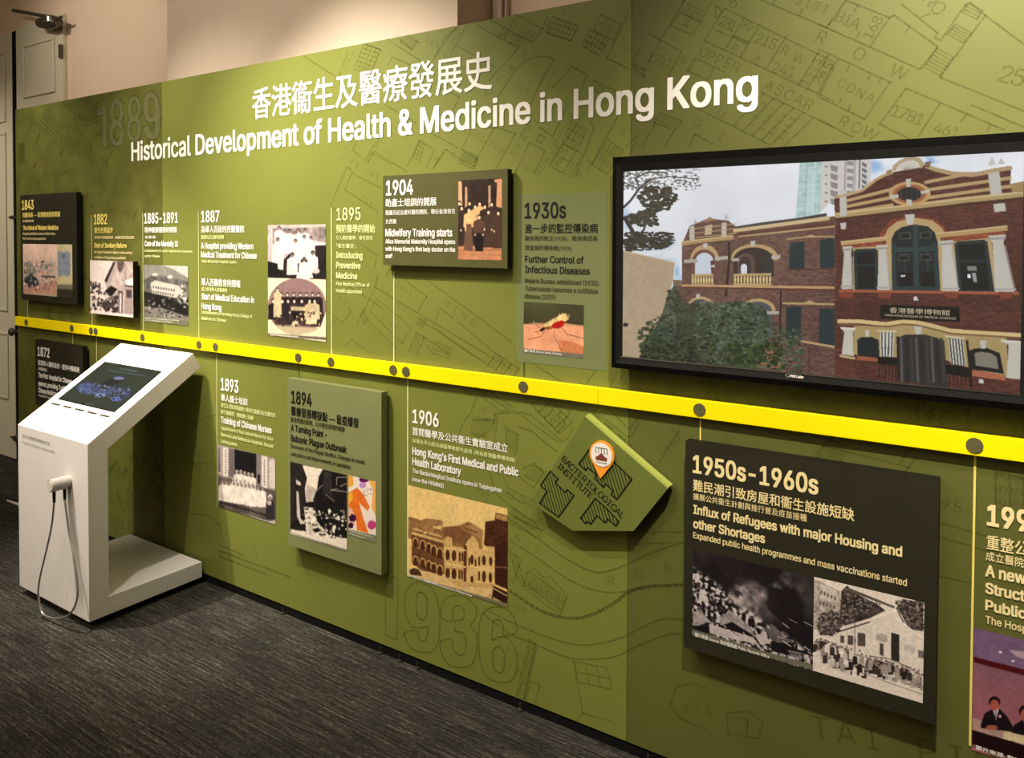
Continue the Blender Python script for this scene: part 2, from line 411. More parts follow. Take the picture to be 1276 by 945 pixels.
# vertical door casing further right
tr = empty('trim_2', (on_y(626, 10, BY)[0], BY, 0), kind='structure')
for a, b, d in ((618.5, 624.5, .03), (626.5, 632, .045), (633.5, 636, .03)):
    MB().box(on_y(a, 10, BY)[0], on_y(b, 10, BY)[0], BY-d, BY-.002, 0, 3.9).build('casing_strip', M['room'], tr, bevel=.004)
# white panelled doors at the far left, in the back wall
def door(n, xa, xb, z0, z1, panels, y=BY-.03):
    d = empty(n, (xa, y, z0), kind='structure')
    MB().box(xa, xb, y, y+.028, z0, z1).build('door_leaf', M['door'], d, bevel=.003)
    for (pa, pb, qa, qb) in panels:
        f = MB(); t = .022
        for (a, b, c, e) in ((pa, pb, qb-t, qb), (pa, pb, qa, qa+t), (pa, pa+t, qa+t, qb-t), (pb-t, pb, qa+t, qb-t)):
            f.box(a, b, y-.012, y-.0005, c, e)
        f.build('moulding', M['door'], d, bevel=.005)
        MB().box(pa+t, pb-t, y-.004, y-.0004, qa+t, qb-t).build('raised_panel', M['door'], d, bevel=.002)
    return d
xg0, xg1 = on_y(14.5, 100, BY-.03)[0], on_y(20.2, 100, BY-.03)[0]
ztop = on_y(16, 42, BY)[2]
zl = lambda px, py: on_y(px, py, BY-.03)[2]
d1 = door('door_1', xg0-1.15, xg0, .012, ztop, [(xg0-1.0, xg0-.09, zl(8, 152), zl(8, 63)), (xg0-1.0, xg0-.09, zl(8, 497), zl(8, 414)+.0), (xg0-1.0, xg0-.09, zl(8, 388), zl(8, 164))])
zc = on_y(50, 138, BY)[2]
xd1 = on_y(78, 60, BY-.03)[0]
pl, pr = on_y(30, 100, BY-.03)[0], on_y(69, 90, BY-.03)[0]
d2 = door('door_2', xg1, xd1, .012, ztop+.02, [(pl, pr, zl(35, 122), zl(35, 55)), (pl, pr, 1.2, 2.2), (pl, pr, .2, 1.0)])
struct(MB().box(xg0+.001, xg1-.001, BY-.026, BY-.002, 0, ztop).build('door_gap_shade', M['kick']))  # black strip paints the shade of the gap between the door leaves
g = MB(); x = on_y(77.5, 62, BY-.03)[0]; g.box(x-.012, x+.012, BY-.05, BY-.029, on_y(77, 73, BY-.03)[2], on_y(77, 56, BY-.03)[2])
g.build('hinge', M['metal_dark'], d2, bevel=.003)
g = MB(); p = on_y(20, 413.5, BY-.05); g.tube([(p[0]-.01, BY-.031, p[2]), (p[0]-.01, BY-.06, p[2])], .012); g.tube([(p[0]-.01, BY-.06, p[2]), (p[0]-.01, BY-.075, p[2]), (p[0]-.01, BY-.09, p[2])], [.022, .032, .02], 14)
g.build('door_knob', M['metal_dark'], d1, smooth=True)
g = MB(); p = on_y(15, 271, BY-.05); g.tube([(p[0]-.03, BY-.05, p[2]), (p[0]+.03, BY-.05, p[2])], .010); g.tube([(p[0], BY-.031, p[2]), (p[0], BY-.055, p[2])], .014)
g.build('latch', M['metal_dark'], d1)
g = MB(); p = on_y(18, 546, BY-.05); g.tube([(p[0]-.05, BY-.05, p[2]), (p[0]+.02, BY-.05, p[2])], .008); g.tube([(p[0]+.01, BY-.031, p[2]), (p[0]+.01, BY-.06, p[2])], .02)
g.build('door_stop', M['metal_dark'], d1)
# door closer: arm and body
c = empty('door_closer', tuple(on_y(60, 28, .36)), 'bronze hydraulic door closer with a long arm above the panelled door', 'door closer')
a, b_ = on_y(16.5, 13, .37), on_y(61, 21, .37)
MB().tube([a, b_], .012, 8).build('arm', M['metal_dark'], c)
a2, b2 = on_y(61, 21, .36), on_y(77, 21, .36)
MB().tube([a2, (a2+b2)/2+np.array([0, 0, -.02]), b2], .010, 8).build('fork_arm', M['metal_dark'], c)
q = on_y(61, 29, .37); e1, e2 = on_y(47.5, 29, .37), on_y(73, 27, .37)
MB().tube([e1, e1+(e2-e1)*.12, e1+(e2-e1)*.5, e1+(e2-e1)*.55, e1+(e2-e1)*.8, e2], [.018, .034, .044, .048, .042, .03], 12).build('housing', M['metal_dark'], c)
MB().tube([on_y(61.5, 27, .335), on_y(61.5, 21, .335)], .017, 10).build('pivot_cap', M['silver'], c)
MB().box(q[0]-.03, q[0]+.03, .385, BY-.03, q[2]-.01, q[2]+.01).build('bracket', M['metal_dark'], c)

# green display wall ------------------------------------------------------------------
wall = empty('wall_right', (WL, 0, 0), kind='structure')
MB().box(WL+.01, WR-.01, .03, .14, .0, WT-.002).build('core', M['kick'], wall)
MB().box(WL+.012, WR-.01, .004, .03, 0, WB+.002).build('recessed_kick', M['kick'], wall)
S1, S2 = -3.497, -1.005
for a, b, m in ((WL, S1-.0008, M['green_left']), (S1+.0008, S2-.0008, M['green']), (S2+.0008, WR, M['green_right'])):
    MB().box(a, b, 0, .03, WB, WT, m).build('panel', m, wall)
for x in (-4.4, -3.4, -2.62, -2.05, -1.95, -1.86, -1.4, -.93, -.83):
    MB().tube([(x, -.004, .001), (x, -.004, .007), (x, -.004, .008), (x, -.004, WB-.012)], [.009, .009, .003, .003], 10).build('levelling_foot', M['metal_dark'], wall)

# map printed on the wall -------------------------------------------------------------
YM = -.0008
mp = MB(); MI = M['map_ink']
def W2(c, P): ox, oy, k = c; q = on_y_arr([(ox+a/k, oy+b/k) for a, b in P], 0); return [(v[0], v[2]) for v in q]
def ln(c, P, wd=.0042): mp.ribbon(W2(c, P), wd, YM, MI)
def parcels(c, A, B, D, n, m=1, labels=(), hgt=.035, rot=0):
    """row of plots: A corner, B end along, D across"""
    a, b, d = [np.array(v) for v in W2(c, [A, B, D])]
    for i in range(n+1): mp.ribbon([a+(b-a)*i/n, a+(b-a)*i/n+(d-a)], .0038, YM, MI)
    for j in range(m+1): mp.ribbon([a+(d-a)*j/m, a+(d-a)*j/m+(b-a)], .0038, YM, MI)
    ang = math.atan2((b-a)[1], (b-a)[0])+rot
    for k_, s in enumerate(labels):
        i, j = k_ % n, k_//n; ce = a+(b-a)*(i+.5)/n+(d-a)*(j+.5)/m
        if s: text_at(mp, s, ce[0], ce[1], hgt, ang, YM, MI)
def word(c, s, P0, P1, hgt, space=2):
    a, b = [np.array(v) for v in W2(c, [P0, P1])]; ang = math.atan2((b-a)[1], (b-a)[0])
    n = len(s)
    for i, ch in enumerate(s):
        if ch != ' ':
            p = a+(b-a)*(i/(max(1, n-1))); text_at(mp, ch, p[0], p[1], hgt, ang, YM, MI)
def wordup(c, s, P0, P1, hgt): word(c, s, P0, P1, hgt)
def hatch(c, A, B, D, n):
    a, b, d = [np.array(v) for v in W2(c, [A, B, D])]
    for i in range(n+1): mp.ribbon([a+(b-a)*i/n, a+(b-a)*i/n+(d-a)], .003, YM, MI)
    mp.ribbon([a, b], .0035, YM, MI); mp.ribbon([d, d+b-a], .0035, YM, MI)
A_ = (540, 0, 4.296)
ln(A_, [(0, 325), (60, 200), (130, 150)]); ln(A_, [(130, 245), (330, 360)]); ln(A_, [(75, 330), (180, 130)])
ln(A_, [(235, 135), (455, 258)]); ln(A_, [(310, 110), (530, 225), (570, 180), (585, 150), (610, 90)]); ln(A_, [(405, 160), (440, 80)]); ln(A_, [(435, 75), (590, 155)])
hatch(A_, (350, 195), (375, 150), (380, 212), 4); hatch(A_, (405, 225), (460, 250), (430, 180), 6)
ln(A_, [(455, 258), (300, 430)]); ln(A_, [(320, 560), (440, 370), (500, 320), (560, 303), (610, 303), (650, 316), (570, 450)]); word(A_, '210', (450, 460), (505, 490), .045)
word(A_, 'ROAO', (285, 500), (485, 295), .04); word(A_, '202', (260, 235), (305, 262), .035); word(A_, '1203', (440, 140), (530, 190), .045)
parcels(A_, (600, 170), (735, 220), (640, 90), 7, 3); ln(A_, [(600, 175), (740, 218), (780, 125)]); word(A_, '1207', (700, 60), (800, 85), .03)
parcels(A_, (795, 245), (890, 298), (840, 160), 5, 3); parcels(A_, (860, 165), (965, 215), (900, 80), 3, 1, ('6', '2', '1')); ln(A_, [(930, 310), (1050, 60)]); ln(A_, [(930, 312), (1060, 375)])
word(A_, '14', (1015, 228), (1035, 245), .045); parcels(A_, (860, 430), (975, 485), (850, 480), 4, 1, ('2', '2', '3'), .025)
ln(A_, [(640, 470), (740, 357), (825, 400), (790, 470)]); word(A_, 'ST', (625, 460), (650, 400), .05); ln(A_, [(600, 380), (520, 560)]); ln(A_, [(565, 680), (640, 730), (720, 560)])
word(A_, 'STATION', (428, 825), (610, 560), .045); word(A_, 'DUNKE', (560, 925), (660, 780), .04); ln(A_, [(620, 880), (800, 620)]); ln(A_, [(460, 740), (530, 620)])
parcels(A_, (690, 765), (770, 810), (740, 650), 2, 3, ('S', 'H', '7', '2', 'D', 'N'), .035); parcels(A_, (625, 890), (735, 945), (690, 770), 3, 2, ('8', '', '7', 'R'), .035)
ln(A_, [(550, 750), (570, 720), (597, 738), (578, 765), (550, 750)]); ln(A_, [(430, 945), (515, 762), (598, 810), (540, 930)]); word(A_, '207', (485, 880), (525, 915), .038)
word(A_, '351', (215, 710), (265, 745), .042); word(A_, '208', (310, 765), (365, 805), .042); ln(A_, [(150, 800), (220, 660), (330, 690)]); ln(A_, [(220, 870), (330, 680), (440, 715), (335, 900)])
ln(A_, [(150, 800), (240, 850), (220, 900)]); hatch(A_, (140, 870), (215, 905), (165, 820), 8); ln(A_, [(100, 840), (130, 790), (0, 720)]); ln(A_, [(0, 900), (60, 800)])
word(A_, 'SAI G', (775, 925), (1015, 700), .045); ln(A_, [(760, 945), (860, 690), (830, 640)]); ln(A_, [(830, 910), (985, 630)]); parcels(A_, (850, 880), (930, 935), (935, 750), 2, 3, ('Z', 'Z', 'D', 'Z', 'I', 'D'), .038)
ln(A_, [(1000, 945), (1080, 760)]); word(A_, 'AGHON', (655, 750), (740, 620), .03)
B_ = (780, 0, 4.908)
ln(B_, [(40, 400), (110, 470), (120, 430), (45, 390)], .006); ln(B_, [(140, 205), (340, 315), (250, 490)]); ln(B_, [(90, 290), (35, 380)]); ln(B_, [(140, 380), (210, 250)]); word(B_, '1721', (150, 350), (265, 390), .05)
ln(B_, [(210, 250), (360, 0)]); parcels(B_, (275, 155), (405, 215), (330, 75), 1, 1, ('A',), .05); ln(B_, [(330, 75), (455, 135), (520, 20)]); word(B_, '226', (380, 50), (450, 85), .055)
ln(B_, [(345, 15), (375, -30)]); word(B_, 'RV', (650, 15), (560, 60), .06)
ln(B_, [(480, 250), (600, 50), (1276, 380)]); ln(B_, [(480, 250), (1276, 620)]); ln(B_, [(540, 180), (660, 230)]); ln(B_, [(605, 305), (730, 100)]); ln(B_, [(655, 218), (750, 260)], .006); ln(B_, [(650, 228), (745, 270)])
ln(B_, [(700, 350), (820, 150)]); ln(B_, [(855, 425), (985, 215)]); ln(B_, [(1050, 525), (1180, 315)]); ln(B_, [(1105, 550), (1235, 345)]); ln(B_, [(1170, 580), (1276, 380)])
word(B_, '231', (595, 130), (655, 160), .055); word(B_, 'W', (750, 155), (751, 156), .05); word(B_, '215', (815, 235), (900, 270), .055); word(B_, 'R', (665, 300), (666, 301), .045); word(B_, 'A', (800, 365), (801, 366), .05)
word(B_, 'R W', (975, 310), (1060, 355), .05); word(B_, '241', (915, 415), (1015, 440), .055); word(B_, '1523', (1095, 500), (1170, 375), .038); word(B_, '245', (1170, 490), (1235, 400), .045)
word(B_, 'UPPER', (475, 320), (675, 410), .055); word(B_, 'LASCAR', (820, 495), (1120, 640), .055); word(B_, 'V', (355, 370), (356, 371), .045)
ln(B_, [(430, 660), (880, 885)]); ln(B_, [(375, 440), (425, 355), (600, 440)]); ln(B_, [(375, 430), (500, 490)]); ln(B_, [(500, 490), (540, 410)])
ln(B_, [(820, 560), (1276, 780)]); 
for i in range(6): ln(B_, [(660+i*58, 770+i*28), (845+i*60, 570+i*30)])
for i, s in enumerate(('1250', '1257', '1256', '1253')): word(B_, s, (770+i*58, 760+i*28), (840+i*60, 640+i*30), .032)
word(B_, 'O', (440, 745), (441, 746), .05); word(B_, 'L', (595, 840), (596, 841), .05); word(B_, 'U', (585, 690), (586, 691), .045)
parcels(B_, (170, 750), (300, 800), (210, 690), 3, 1, ('2', '2', '3'), .035); ln(B_, [(100, 900), (180, 745)]); ln(B_, [(240, 890), (300, 790)]); ln(B_, [(385, 900), (420, 820), (530, 880)]); ln(B_, [(0, 900), (80, 820)])
ln(B_, [(820, -5), (1276, 190)]); ln(B_, [(900, 30), (915, -5)]); ln(B_, [(1060, 95), (1080, 50)]); ln(B_, [(1230, 165), (1260, 120)]); word(B_, 'SISI', (1060, 0), (1220, 55), .045)
D_ = (1020, 0, 4.984)
ln(D_, [(0, 150), (630, 430), (740, 290), (470, 95), (440, 110), (170, 0), (60, 160)]); ln(D_, [(320, 290), (440, 110)]); ln(D_, [(230, 245), (255, 205)]); ln(D_, [(220, 70), (245, 35)]); ln(D_, [(540, 200), (565, 170)])
word(D_, 'BIA', (135, 105), (230, 145), .055); word(D_, '168', (310, 220), (365, 125), .05); ln(D_, [(515, 25), (740, 205), (725, 235), (760, 250), (910, 30), (940, 15), (1035, 95), (755, 480)])
hatch(D_, (655, 415), (735, 300), (755, 470), 6); hatch(D_, (800, 210), (850, 150), (900, 265), 4); hatch(D_, (895, 75), (930, 20), (985, 120), 3); ln(D_, [(1035, 95), (1276, 275)])
ln(D_, [(755, 480), (1276, 690)]); word(D_, 'ROW', (20, 230), (500, 445), .062); word(D_, '25', (1165, 460), (1245, 480), .075); word(D_, 'NO', (700, -5), (745, 50), .06); ln(D_, [(640, 105), (690, 85)])
ln(D_, [(0, 305), (445, 510), (285, 740), (0, 600)]); ln(D_, [(5, 590), (125, 365)]); ln(D_, [(0, 400), (60, 345)])
for a, b in (((190, 410), (175, 440)), ((325, 465), (310, 490)), ((385, 490), (370, 515)), ((130, 640), (140, 610)), ((185, 690), (195, 650))): ln(D_, [a, b])
word(D_, 'S4', (60, 410), (30, 470), .05); word(D_, 'CDNA', (145, 520), (325, 605), .045); word(D_, 'ROW', (160, 755), (320, 830), .055)
ln(D_, [(0, 740), (210, 850)]); ln(D_, [(620, 845), (755, 640)]); ln(D_, [(380, 770), (545, 548), (1150, 805)]); ln(D_, [(380, 770), (560, 860)]); word(D_, '1781', (480, 690), (630, 740), .055); word(D_, '461', (745, 795), (850, 820), .05)
ln(D_, [(885, 750), (925, 705)]); ln(D_, [(1040, 820), (1070, 775)]); ln(D_, [(950, 650), (1276, 790)])
E_ = (340, 0, 4.296)
ln(E_, [(165, 300), (345, 415)]); ln(E_, [(405, 275), (350, 410)]); word(E_, 'ROAD', (365, 400), (430, 285), .035); parcels(E_, (435, 370), (520, 400), (490, 235), 4, 6, (), .02); ln(E_, [(490, 235), (580, 268), (520, 400)])
ln(E_, [(605, 205), (790, 325)]); ln(E_, [(660, 185), (745, 270), (775, 205)]); hatch(E_, (680, 225), (745, 265), (720, 190), 7); word(E_, '568', (825, 210), (880, 245), .035); ln(E_, [(870, 300), (985, 140)]); word(E_, 'CROSS', (925, 300), (990, 170), .04)
ln(E_, [(620, 345), (640, 305), (740, 350)]); ln(E_, [(870, 520), (900, 470), (1000, 520), (960, 600)]); ln(E_, [(600, 560), (770, 660)]); word(E_, 'S Y', (365, 850), (390, 790), .03); ln(E_, [(425, 805), (460, 740)]); ln(E_, [(430, 805), (495, 860), (550, 760)])
ln(E_, [(510, 870), (545, 810), (720, 920)]); ln(E_, [(550, 790), (575, 730)]); word(E_, '151', (615, 810), (645, 850), .03); parcels(E_, (750, 840), (785, 860), (780, 755), 1, 4, ('2', '9', '5', '1'), .022); ln(E_, [(720, 890), (790, 750), (865, 805), (820, 900)])
ln(E_, [(860, 900), (930, 800), (1010, 860)]); word(E_, 'Pd YEE', (425, 865), (560, 945), .035); word(E_, 'A', (875, 850), (876, 851), .04); hatch(E_, (1000, 850), (1080, 890), (1020, 800), 9)
H_ = (400, 180, 3.377)
ln(H_, [(40, 260), (110, 95)]); ln(H_, [(40, 262), (75, 285)]); ln(H_, [(110, 95), (130, 110)]); ln(H_, [(100, 190), (130, 120), (255, 185)]); ln(H_, [(100, 190), (240, 285)]); word(H_, '1580', (175, 225), (230, 265), .035); ln(H_, [(195, 80), (215, 35), (300, 85)])
word(H_, '1631', (325, 590), (375, 635), .042); ln(H_, [(270, 560), (290, 525), (445, 640), (405, 710)]); ln(H_, [(0, 520), (260, 690)]); ln(H_, [(240, 545), (225, 600)]); word(H_, 'TERRACE', (235, 580), (375, 710), .035); word(H_, '204', (80, 650), (120, 690), .038)
ln(H_, [(205, 700), (235, 650), (380, 770), (340, 840)]); ln(H_, [(205, 700), (345, 840)]); word(H_, '1983', (265, 725), (315, 775), .042); ln(H_, [(190, 730), (320, 860)]); word(H_, 'DRUTTEN', (180, 745), (310, 870), .028); ln(H_, [(225, 600), (800, 945)]); ln(H_, [(150, 760), (230, 600)])
hatch(H_, (165, 720), (180, 690), (185, 760), 5); hatch(H_, (370, 870), (400, 790), (405, 890), 9); hatch(H_, (400, 760), (415, 730), (430, 770), 5); ln(H_, [(400, 790), (540, 880)]); ln(H_, [(430, 820), (470, 880), (540, 900)]); ln(H_, [(420, 740), (700, 925)])
ln(H_, [(470, 765), (505, 690), (560, 735)]); ln(H_, [(575, 745), (760, 900)]); ln(H_, [(470, 765), (640, 890)]); word(H_, 'HING', (530, 665), (640, 750), .05); ln(H_, [(380, 520), (800, 830)]); word(H_, 'ROAD', (405, 560), (720, 560), .03)
hatch(H_, (470, 860), (540, 890), (480, 830), 6); word(H_, 'O', (405, 565), (406, 566), .04); word(H_, 'C', (785, 625), (786, 626), .05); parcels(H_, (705, 930), (800, 990), (735, 880), 3, 1, ('6', '2', '4'), .035); ln(H_, [(100, 850), (130, 820), (210, 880)]); ln(H_, [(130, 880), (200, 930)])
word(H_, '245', (185, 455), (230, 500), .03); ln(H_, [(170, 420), (240, 470), (225, 520)]); word(H_, '2', (60, 740), (61, 741), .04); ln(H_, [(10, 690), (90, 750), (130, 700)])
J_ = (540, 440, 4.296)
parcels(J_, (270, 90), (400, 160), (330, 20), 3, 1, ('7', '9', '4'), .035); word(J_, 'CC', (450, 40), (560, 130), .045); ln(J_, [(600, 100), (700, 160)]); ln(J_, [(480, 20), (660, 140)]); ln(J_, [(820, 165), (880, 75)]); ln(J_, [(945, 180), (990, 90)]); word(J_, 'I BR', (1000, 150), (1100, 205), .045)
ln(J_, [(165, 195), (235, 240), (195, 330)]); ln(J_, [(180, 340), (140, 420)]); ln(J_, [(190, 180), (360, 310), (440, 310), (520, 330), (650, 440), (690, 470), (715, 465), (750, 400)]); ln(J_, [(320, 330), (370, 320), (460, 322), (560, 400), (660, 470), (690, 482)])
parcels(J_, (495, 245), (665, 425), (540, 200), 5, 1, ('2', '5', '5', '2', '5'), .04); parcels(J_, (540, 290), (680, 430), (600, 230), 5, 1); ln(J_, [(560, 240), (735, 310), (665, 430)]); hatch(J_, (230, 195), (400, 300), (250, 180), 12)
word(J_, 'PRINCIPAL', (215, 290), (360, 320), .022); word(J_, 'COOMBE R', (190, 345), (375, 375), .03); hatch(J_, (210, 430), (280, 450), (235, 345), 6); ln(J_, [(210, 360), (330, 355), (300, 420), (240, 450), (205, 430), (210, 360)])
ln(J_, [(330, 330), (325, 420), (340, 500)], .005); ln(J_, [(345, 335), (335, 420)], .005); ln(J_, [(455, 395), (530, 420), (660, 530)], .006); ln(J_, [(385, 395), (460, 440), (440, 540), (390, 480), (385, 395)]); hatch(J_, (395, 410), (450, 440), (395, 490), 6)
hatch(J_, (490, 660), (560, 700), (540, 600), 7); ln(J_, [(480, 620), (540, 590), (590, 640), (540, 720), (480, 680), (440, 640)]); word(J_, 'COOMBE', (180, 650), (290, 790), .03); ln(J_, [(370, 650), (400, 720), (470, 760), (540, 790)]); ln(J_, [(390, 740), (450, 790), (530, 820)]); word(J_, 'CAINE', (400, 760), (520, 810), .04)
hatch(J_, (410, 860), (540, 945), (430, 830), 14); ln(J_, [(300, 640), (340, 760), (520, 900)]); ln(J_, [(240, 720), (300, 760)])
for k_ in range(3):
    hatch(J_, (835+k_*70, 345+k_*60), (875+k_*70, 375+k_*60), (850+k_*70, 315+k_*60), 4)
ln(J_, [(835, 345), (1020, 490)]); ln(J_, [(860, 305), (1040, 450)]); ln(J_, [(900, 260), (1050, 410), (1110, 330)]); ln(J_, [(1035, 445), (1060, 445), (1117, 350)])
K_ = (600, 640, 3.636)
def curve(c, P, wd=.005, n=6):
    Q = []
    for i in range(len(P)-1):
        p0, p1, p2, p3 = [np.array(P[max(0, min(len(P)-1, j))], float) for j in (i-1, i, i+1, i+2)]
        for t in np.linspace(0, 1, n, endpoint=False): Q.append(.5*((2*p1)+(-p0+p2)*t+(2*p0-5*p1+4*p2-p3)*t*t+(-p0+3*p1-3*p2+p3)*t**3))
    Q.append(np.array(P[-1], float)); ln(c, [tuple(q) for q in Q], wd)
curve(K_, [(120, 20), (250, 110), (360, 190), (480, 255), (560, 265), (660, 230), (780, 175), (920, 130)])
curve(K_, [(125, 120), (250, 200), (380, 290), (500, 345), (610, 358), (680, 345), (760, 330), (925, 320)])
curve(K_, [(120, 345), (250, 430), (340, 465), (430, 475), (520, 450), (610, 400), (670, 355), (760, 332), (925, 325)], .011)
curve(K_, [(30, 440), (150, 500), (300, 560), (430, 595), (530, 590), (640, 560), (760, 500), (850, 475), (925, 490)])
curve(K_, [(0, 445), (120, 540), (260, 600), (380, 650), (480, 660), (600, 650), (720, 595), (860, 545), (925, 555)])
word(K_, 'INE', (80, 60), (255, 165), .042); word(K_, 'ROA', (590, 305), (840, 240), .06); word(K_, 'LANE', (130, 410), (200, 445), .035)
ln(K_, [(190, 330), (210, 265), (240, 250), (280, 290), (310, 285), (340, 320), (390, 370), (360, 455), (300, 420), (250, 380), (190, 330)]); word(K_, 'QUARTERS', (200, 320), (370, 400), .035); hatch(K_, (210, 330), (360, 440), (230, 270), 14)
ln(K_, [(120, 160), (180, 210), (145, 310), (120, 290)]); hatch(K_, (125, 170), (165, 300), (160, 200), 6); hatch(K_, (130, 45), (250, 110), (150, 10), 12); ln(K_, [(150, 20), (275, 75), (265, 115)])
ln(K_, [(210, 570), (245, 590), (190, 850)], .007); ln(K_, [(215, 580), (150, 850)], .005); hatch(K_, (165, 830), (220, 600), (195, 840), 22); ln(K_, [(200, 850), (225, 760), (265, 775), (240, 860)])
ln(K_, [(415, 655), (440, 800), (460, 905), (430, 945)]); ln(K_, [(460, 905), (600, 945)]); parcels(K_, (420, 670), (570, 700), (440, 765), 3, 2); word(K_, 'CHILD', (60, 580), (180, 650), .035); word(K_, '1609', (60, 650), (170, 710), .032)
ln(K_, [(1020, 790), (940, 770), (880, 790), (855, 865), (900, 930), (1020, 980)]); word(K_, '576', (930, 885), (1030, 900), .045)
ln(K_, [(660, 85), (920, 85)]); ln(K_, [(660, 140), (905, 130)]); ln(K_, [(500, 110), (660, 140)])
L_ = (820, 520, 2.2237)
ln(L_, [(195, 880), (190, 820), (250, 815), (290, 845), (280, 890), (200, 880)]); ln(L_, [(215, 830), (250, 840), (245, 880)]); word(L_, 'TAI PING', (450, 860), (1000, 980), .11)
ln(L_, [(40, 30), (60, 60)]); word(L_, '195', (765, 230), (830, 250), .05); ln(L_, [(775, 290), (1014, 360)]); ln(L_, [(775, 330), (1014, 400)]); ln(L_, [(775, 440), (870, 460)]); parcels(L_, (935, 255), (1014, 275), (935, 150), 2, 1); word(L_, '857', (948, 235), (955, 165), .045); word(L_, '856', (992, 240), (998, 175), .045)
ln(L_, [(0, 130), (60, 35)]); word(L_, '190', (30, 90), (50, 60), .045); ln(L_, [(430, 110), (500, 40)]); hatch(L_, (440, 110), (500, 130), (470, 60), 9); word(L_, '9', (190, 70), (191, 71), .05)
ln(L_, [(300, 40), (700, 140)]); ln(L_, [(700, 75), (670, 130)])
N_ = (1100, 500, 4.727)
word(N_, '396', (190, 80), (355, 100), .06); ln(N_, [(510, 25), (495, 165)]); ln(N_, [(0, 50), (45, 0)]); ln(N_, [(780, 150), (775, 200)]); ln(N_, [(200, 330), (135, 410)])
T_ = (740, 160, 2.3806)
ln(T_, [(160, 715), (180, 760)]); word(T_, '188', (100, 765), (165, 775), .045); word(T_, 'A 57 G R', (230, 780), (650, 810), .05); ln(T_, [(340, 740), (370, 810)]); ln(T_, [(560, 770), (530, 830)]); hatch(T_, (560, 830), (620, 840), (600, 770), 6); ln(T_, [(690, 790), (650, 850)]); word(T_, '2396', (900, 790), (1000, 845), .06)
P_ = (120, 560, 4.725)
curve(P_, [(150, 480), (175, 330), (220, 250), (290, 228), (350, 240), (440, 320), (520, 370), (600, 385), (660, 395), (730, 450)]); curve(P_, [(70, 120), (160, 60), (320, 20)], .004); curve(P_, [(560, 60), (620, 130), (700, 185)]); ln(P_, [(610, 20), (610, 220), (590, 300)])
ln(P_, [(725, 440), (760, 560)]); ln(P_, [(930, 560), (950, 640)])
curve((240, 440, 3.15), [(97, 240), (40, 260), (0, 300), (-20, 420)]); curve((240, 440, 3.15), [(0, 430), (80, 440), (120, 480)], .004)
mo = mp.build('map_print', MI, wall); mo['kind'] = 'stuff'
# dense scribbles of the older map on the left panel
mq = MB(); mp2, mp, MI = mp, mq, M['map_ink_soft']
Q_ = (20, 100, 5.8)
for i in range(9):
    x0 = 230+i*42; ln(Q_, [(x0-150, 260+i*8), (x0+110, 520+i*14)], .007)
for i in range(5): ln(Q_, [(300+i*34, 170+i*2-20), (480+i*18, 300+i*2-10)], .006)
for i in range(5): ln(Q_, [(640, 280-i*35), (500+i*8, 330-i*30)], .006)
for i in range(260):
    x = random.uniform(WL+.15, S1-.02); z = random.uniform(.2, WT-.05); an = random.choice((-.8, .75))+random.uniform(-.1, .1); L = random.uniform(.008, .09)*(2.0 if random.random() < .12 else .6)
    mq.ribbon([(x, z), (min(S1-.005, x+math.cos(an)*L), z+math.sin(an)*L)], random.choice((.004, .008, .016)), YM, MI)
text_at(mq, 'CAINE ROAD', -4.35, 2.15, .05, -.75, YM, MI); text_at(mq, 'QUEENS ROAD', -4.1, 2.0, .035, -.75, YM, MI)
mq.rect(*[on_y(23, 190)[0], on_y(31, 190)[0]], on_y(27, 204)[2], on_y(27, 178)[2], YM, MI)
o = mq.build('old_map_print', MI, wall); o['kind'] = 'stuff'
# giant years
Y36 = [[(118, 292), (118, 440), (160, 457), (162, 235), (142, 228), (118, 262)],
       [(245, 250), (290, 275), (312, 350), (312, 440), (295, 490), (265, 502), (215, 490), (190, 450), (188, 430), (230, 424), (237, 450), (255, 462), (268, 440), (270, 410), (240, 414), (205, 400), (186, 340), (195, 275), (222, 251)],
       [(245, 285), (265, 300), (268, 350), (260, 380), (245, 383), (232, 365), (228, 320), (232, 290)],
       [(318, 375), (325, 320), (360, 297), (405, 302), (440, 330), (446, 375), (425, 405), (448, 440), (446, 500), (430, 545), (390, 556), (345, 545), (318, 500), (318, 462), (358, 455), (362, 490), (385, 512), (405, 500), (408, 455), (395, 430), (370, 425), (370, 388), (395, 385), (402, 355), (390, 335), (370, 335), (360, 355), (358, 388)],
       [(590, 430), (545, 440), (543, 405), (528, 385), (508, 392), (503, 455), (530, 445), (565, 455), (590, 500), (592, 560), (575, 600), (540, 610), (490, 595), (460, 540), (455, 450), (458, 390), (480, 350), (520, 337), (560, 350), (585, 385)],
       [(525, 483), (545, 500), (548, 540), (540, 570), (525, 575), (510, 560), (504, 520), (510, 490)]]
g = MB()
def smooth_loop(P, n=4):
    out = []; m_ = len(P); Q = [np.array(v, float) for v in P]
    for i in range(m_):
        a0, a1, a2, a3 = Q[i-1], Q[i], Q[(i+1) % m_], Q[(i+2) % m_]
        for t_ in np.linspace(0, 1, n, endpoint=False): out.append(tuple(.5*((2*a1)+(-a0+a2)*t_+(2*a0-5*a1+4*a2-a3)*t_*t_+(-a0+3*a1-3*a2+a3)*t_**3)))
    return out
for P in [Y36[0]]+[smooth_loop(q) for q in Y36[1:]]: g.ribbon(W2((440, 640, 2.9), P), .0055, -.0012, None, True)
g.build('outlined_year', M['map_ink'], wall)
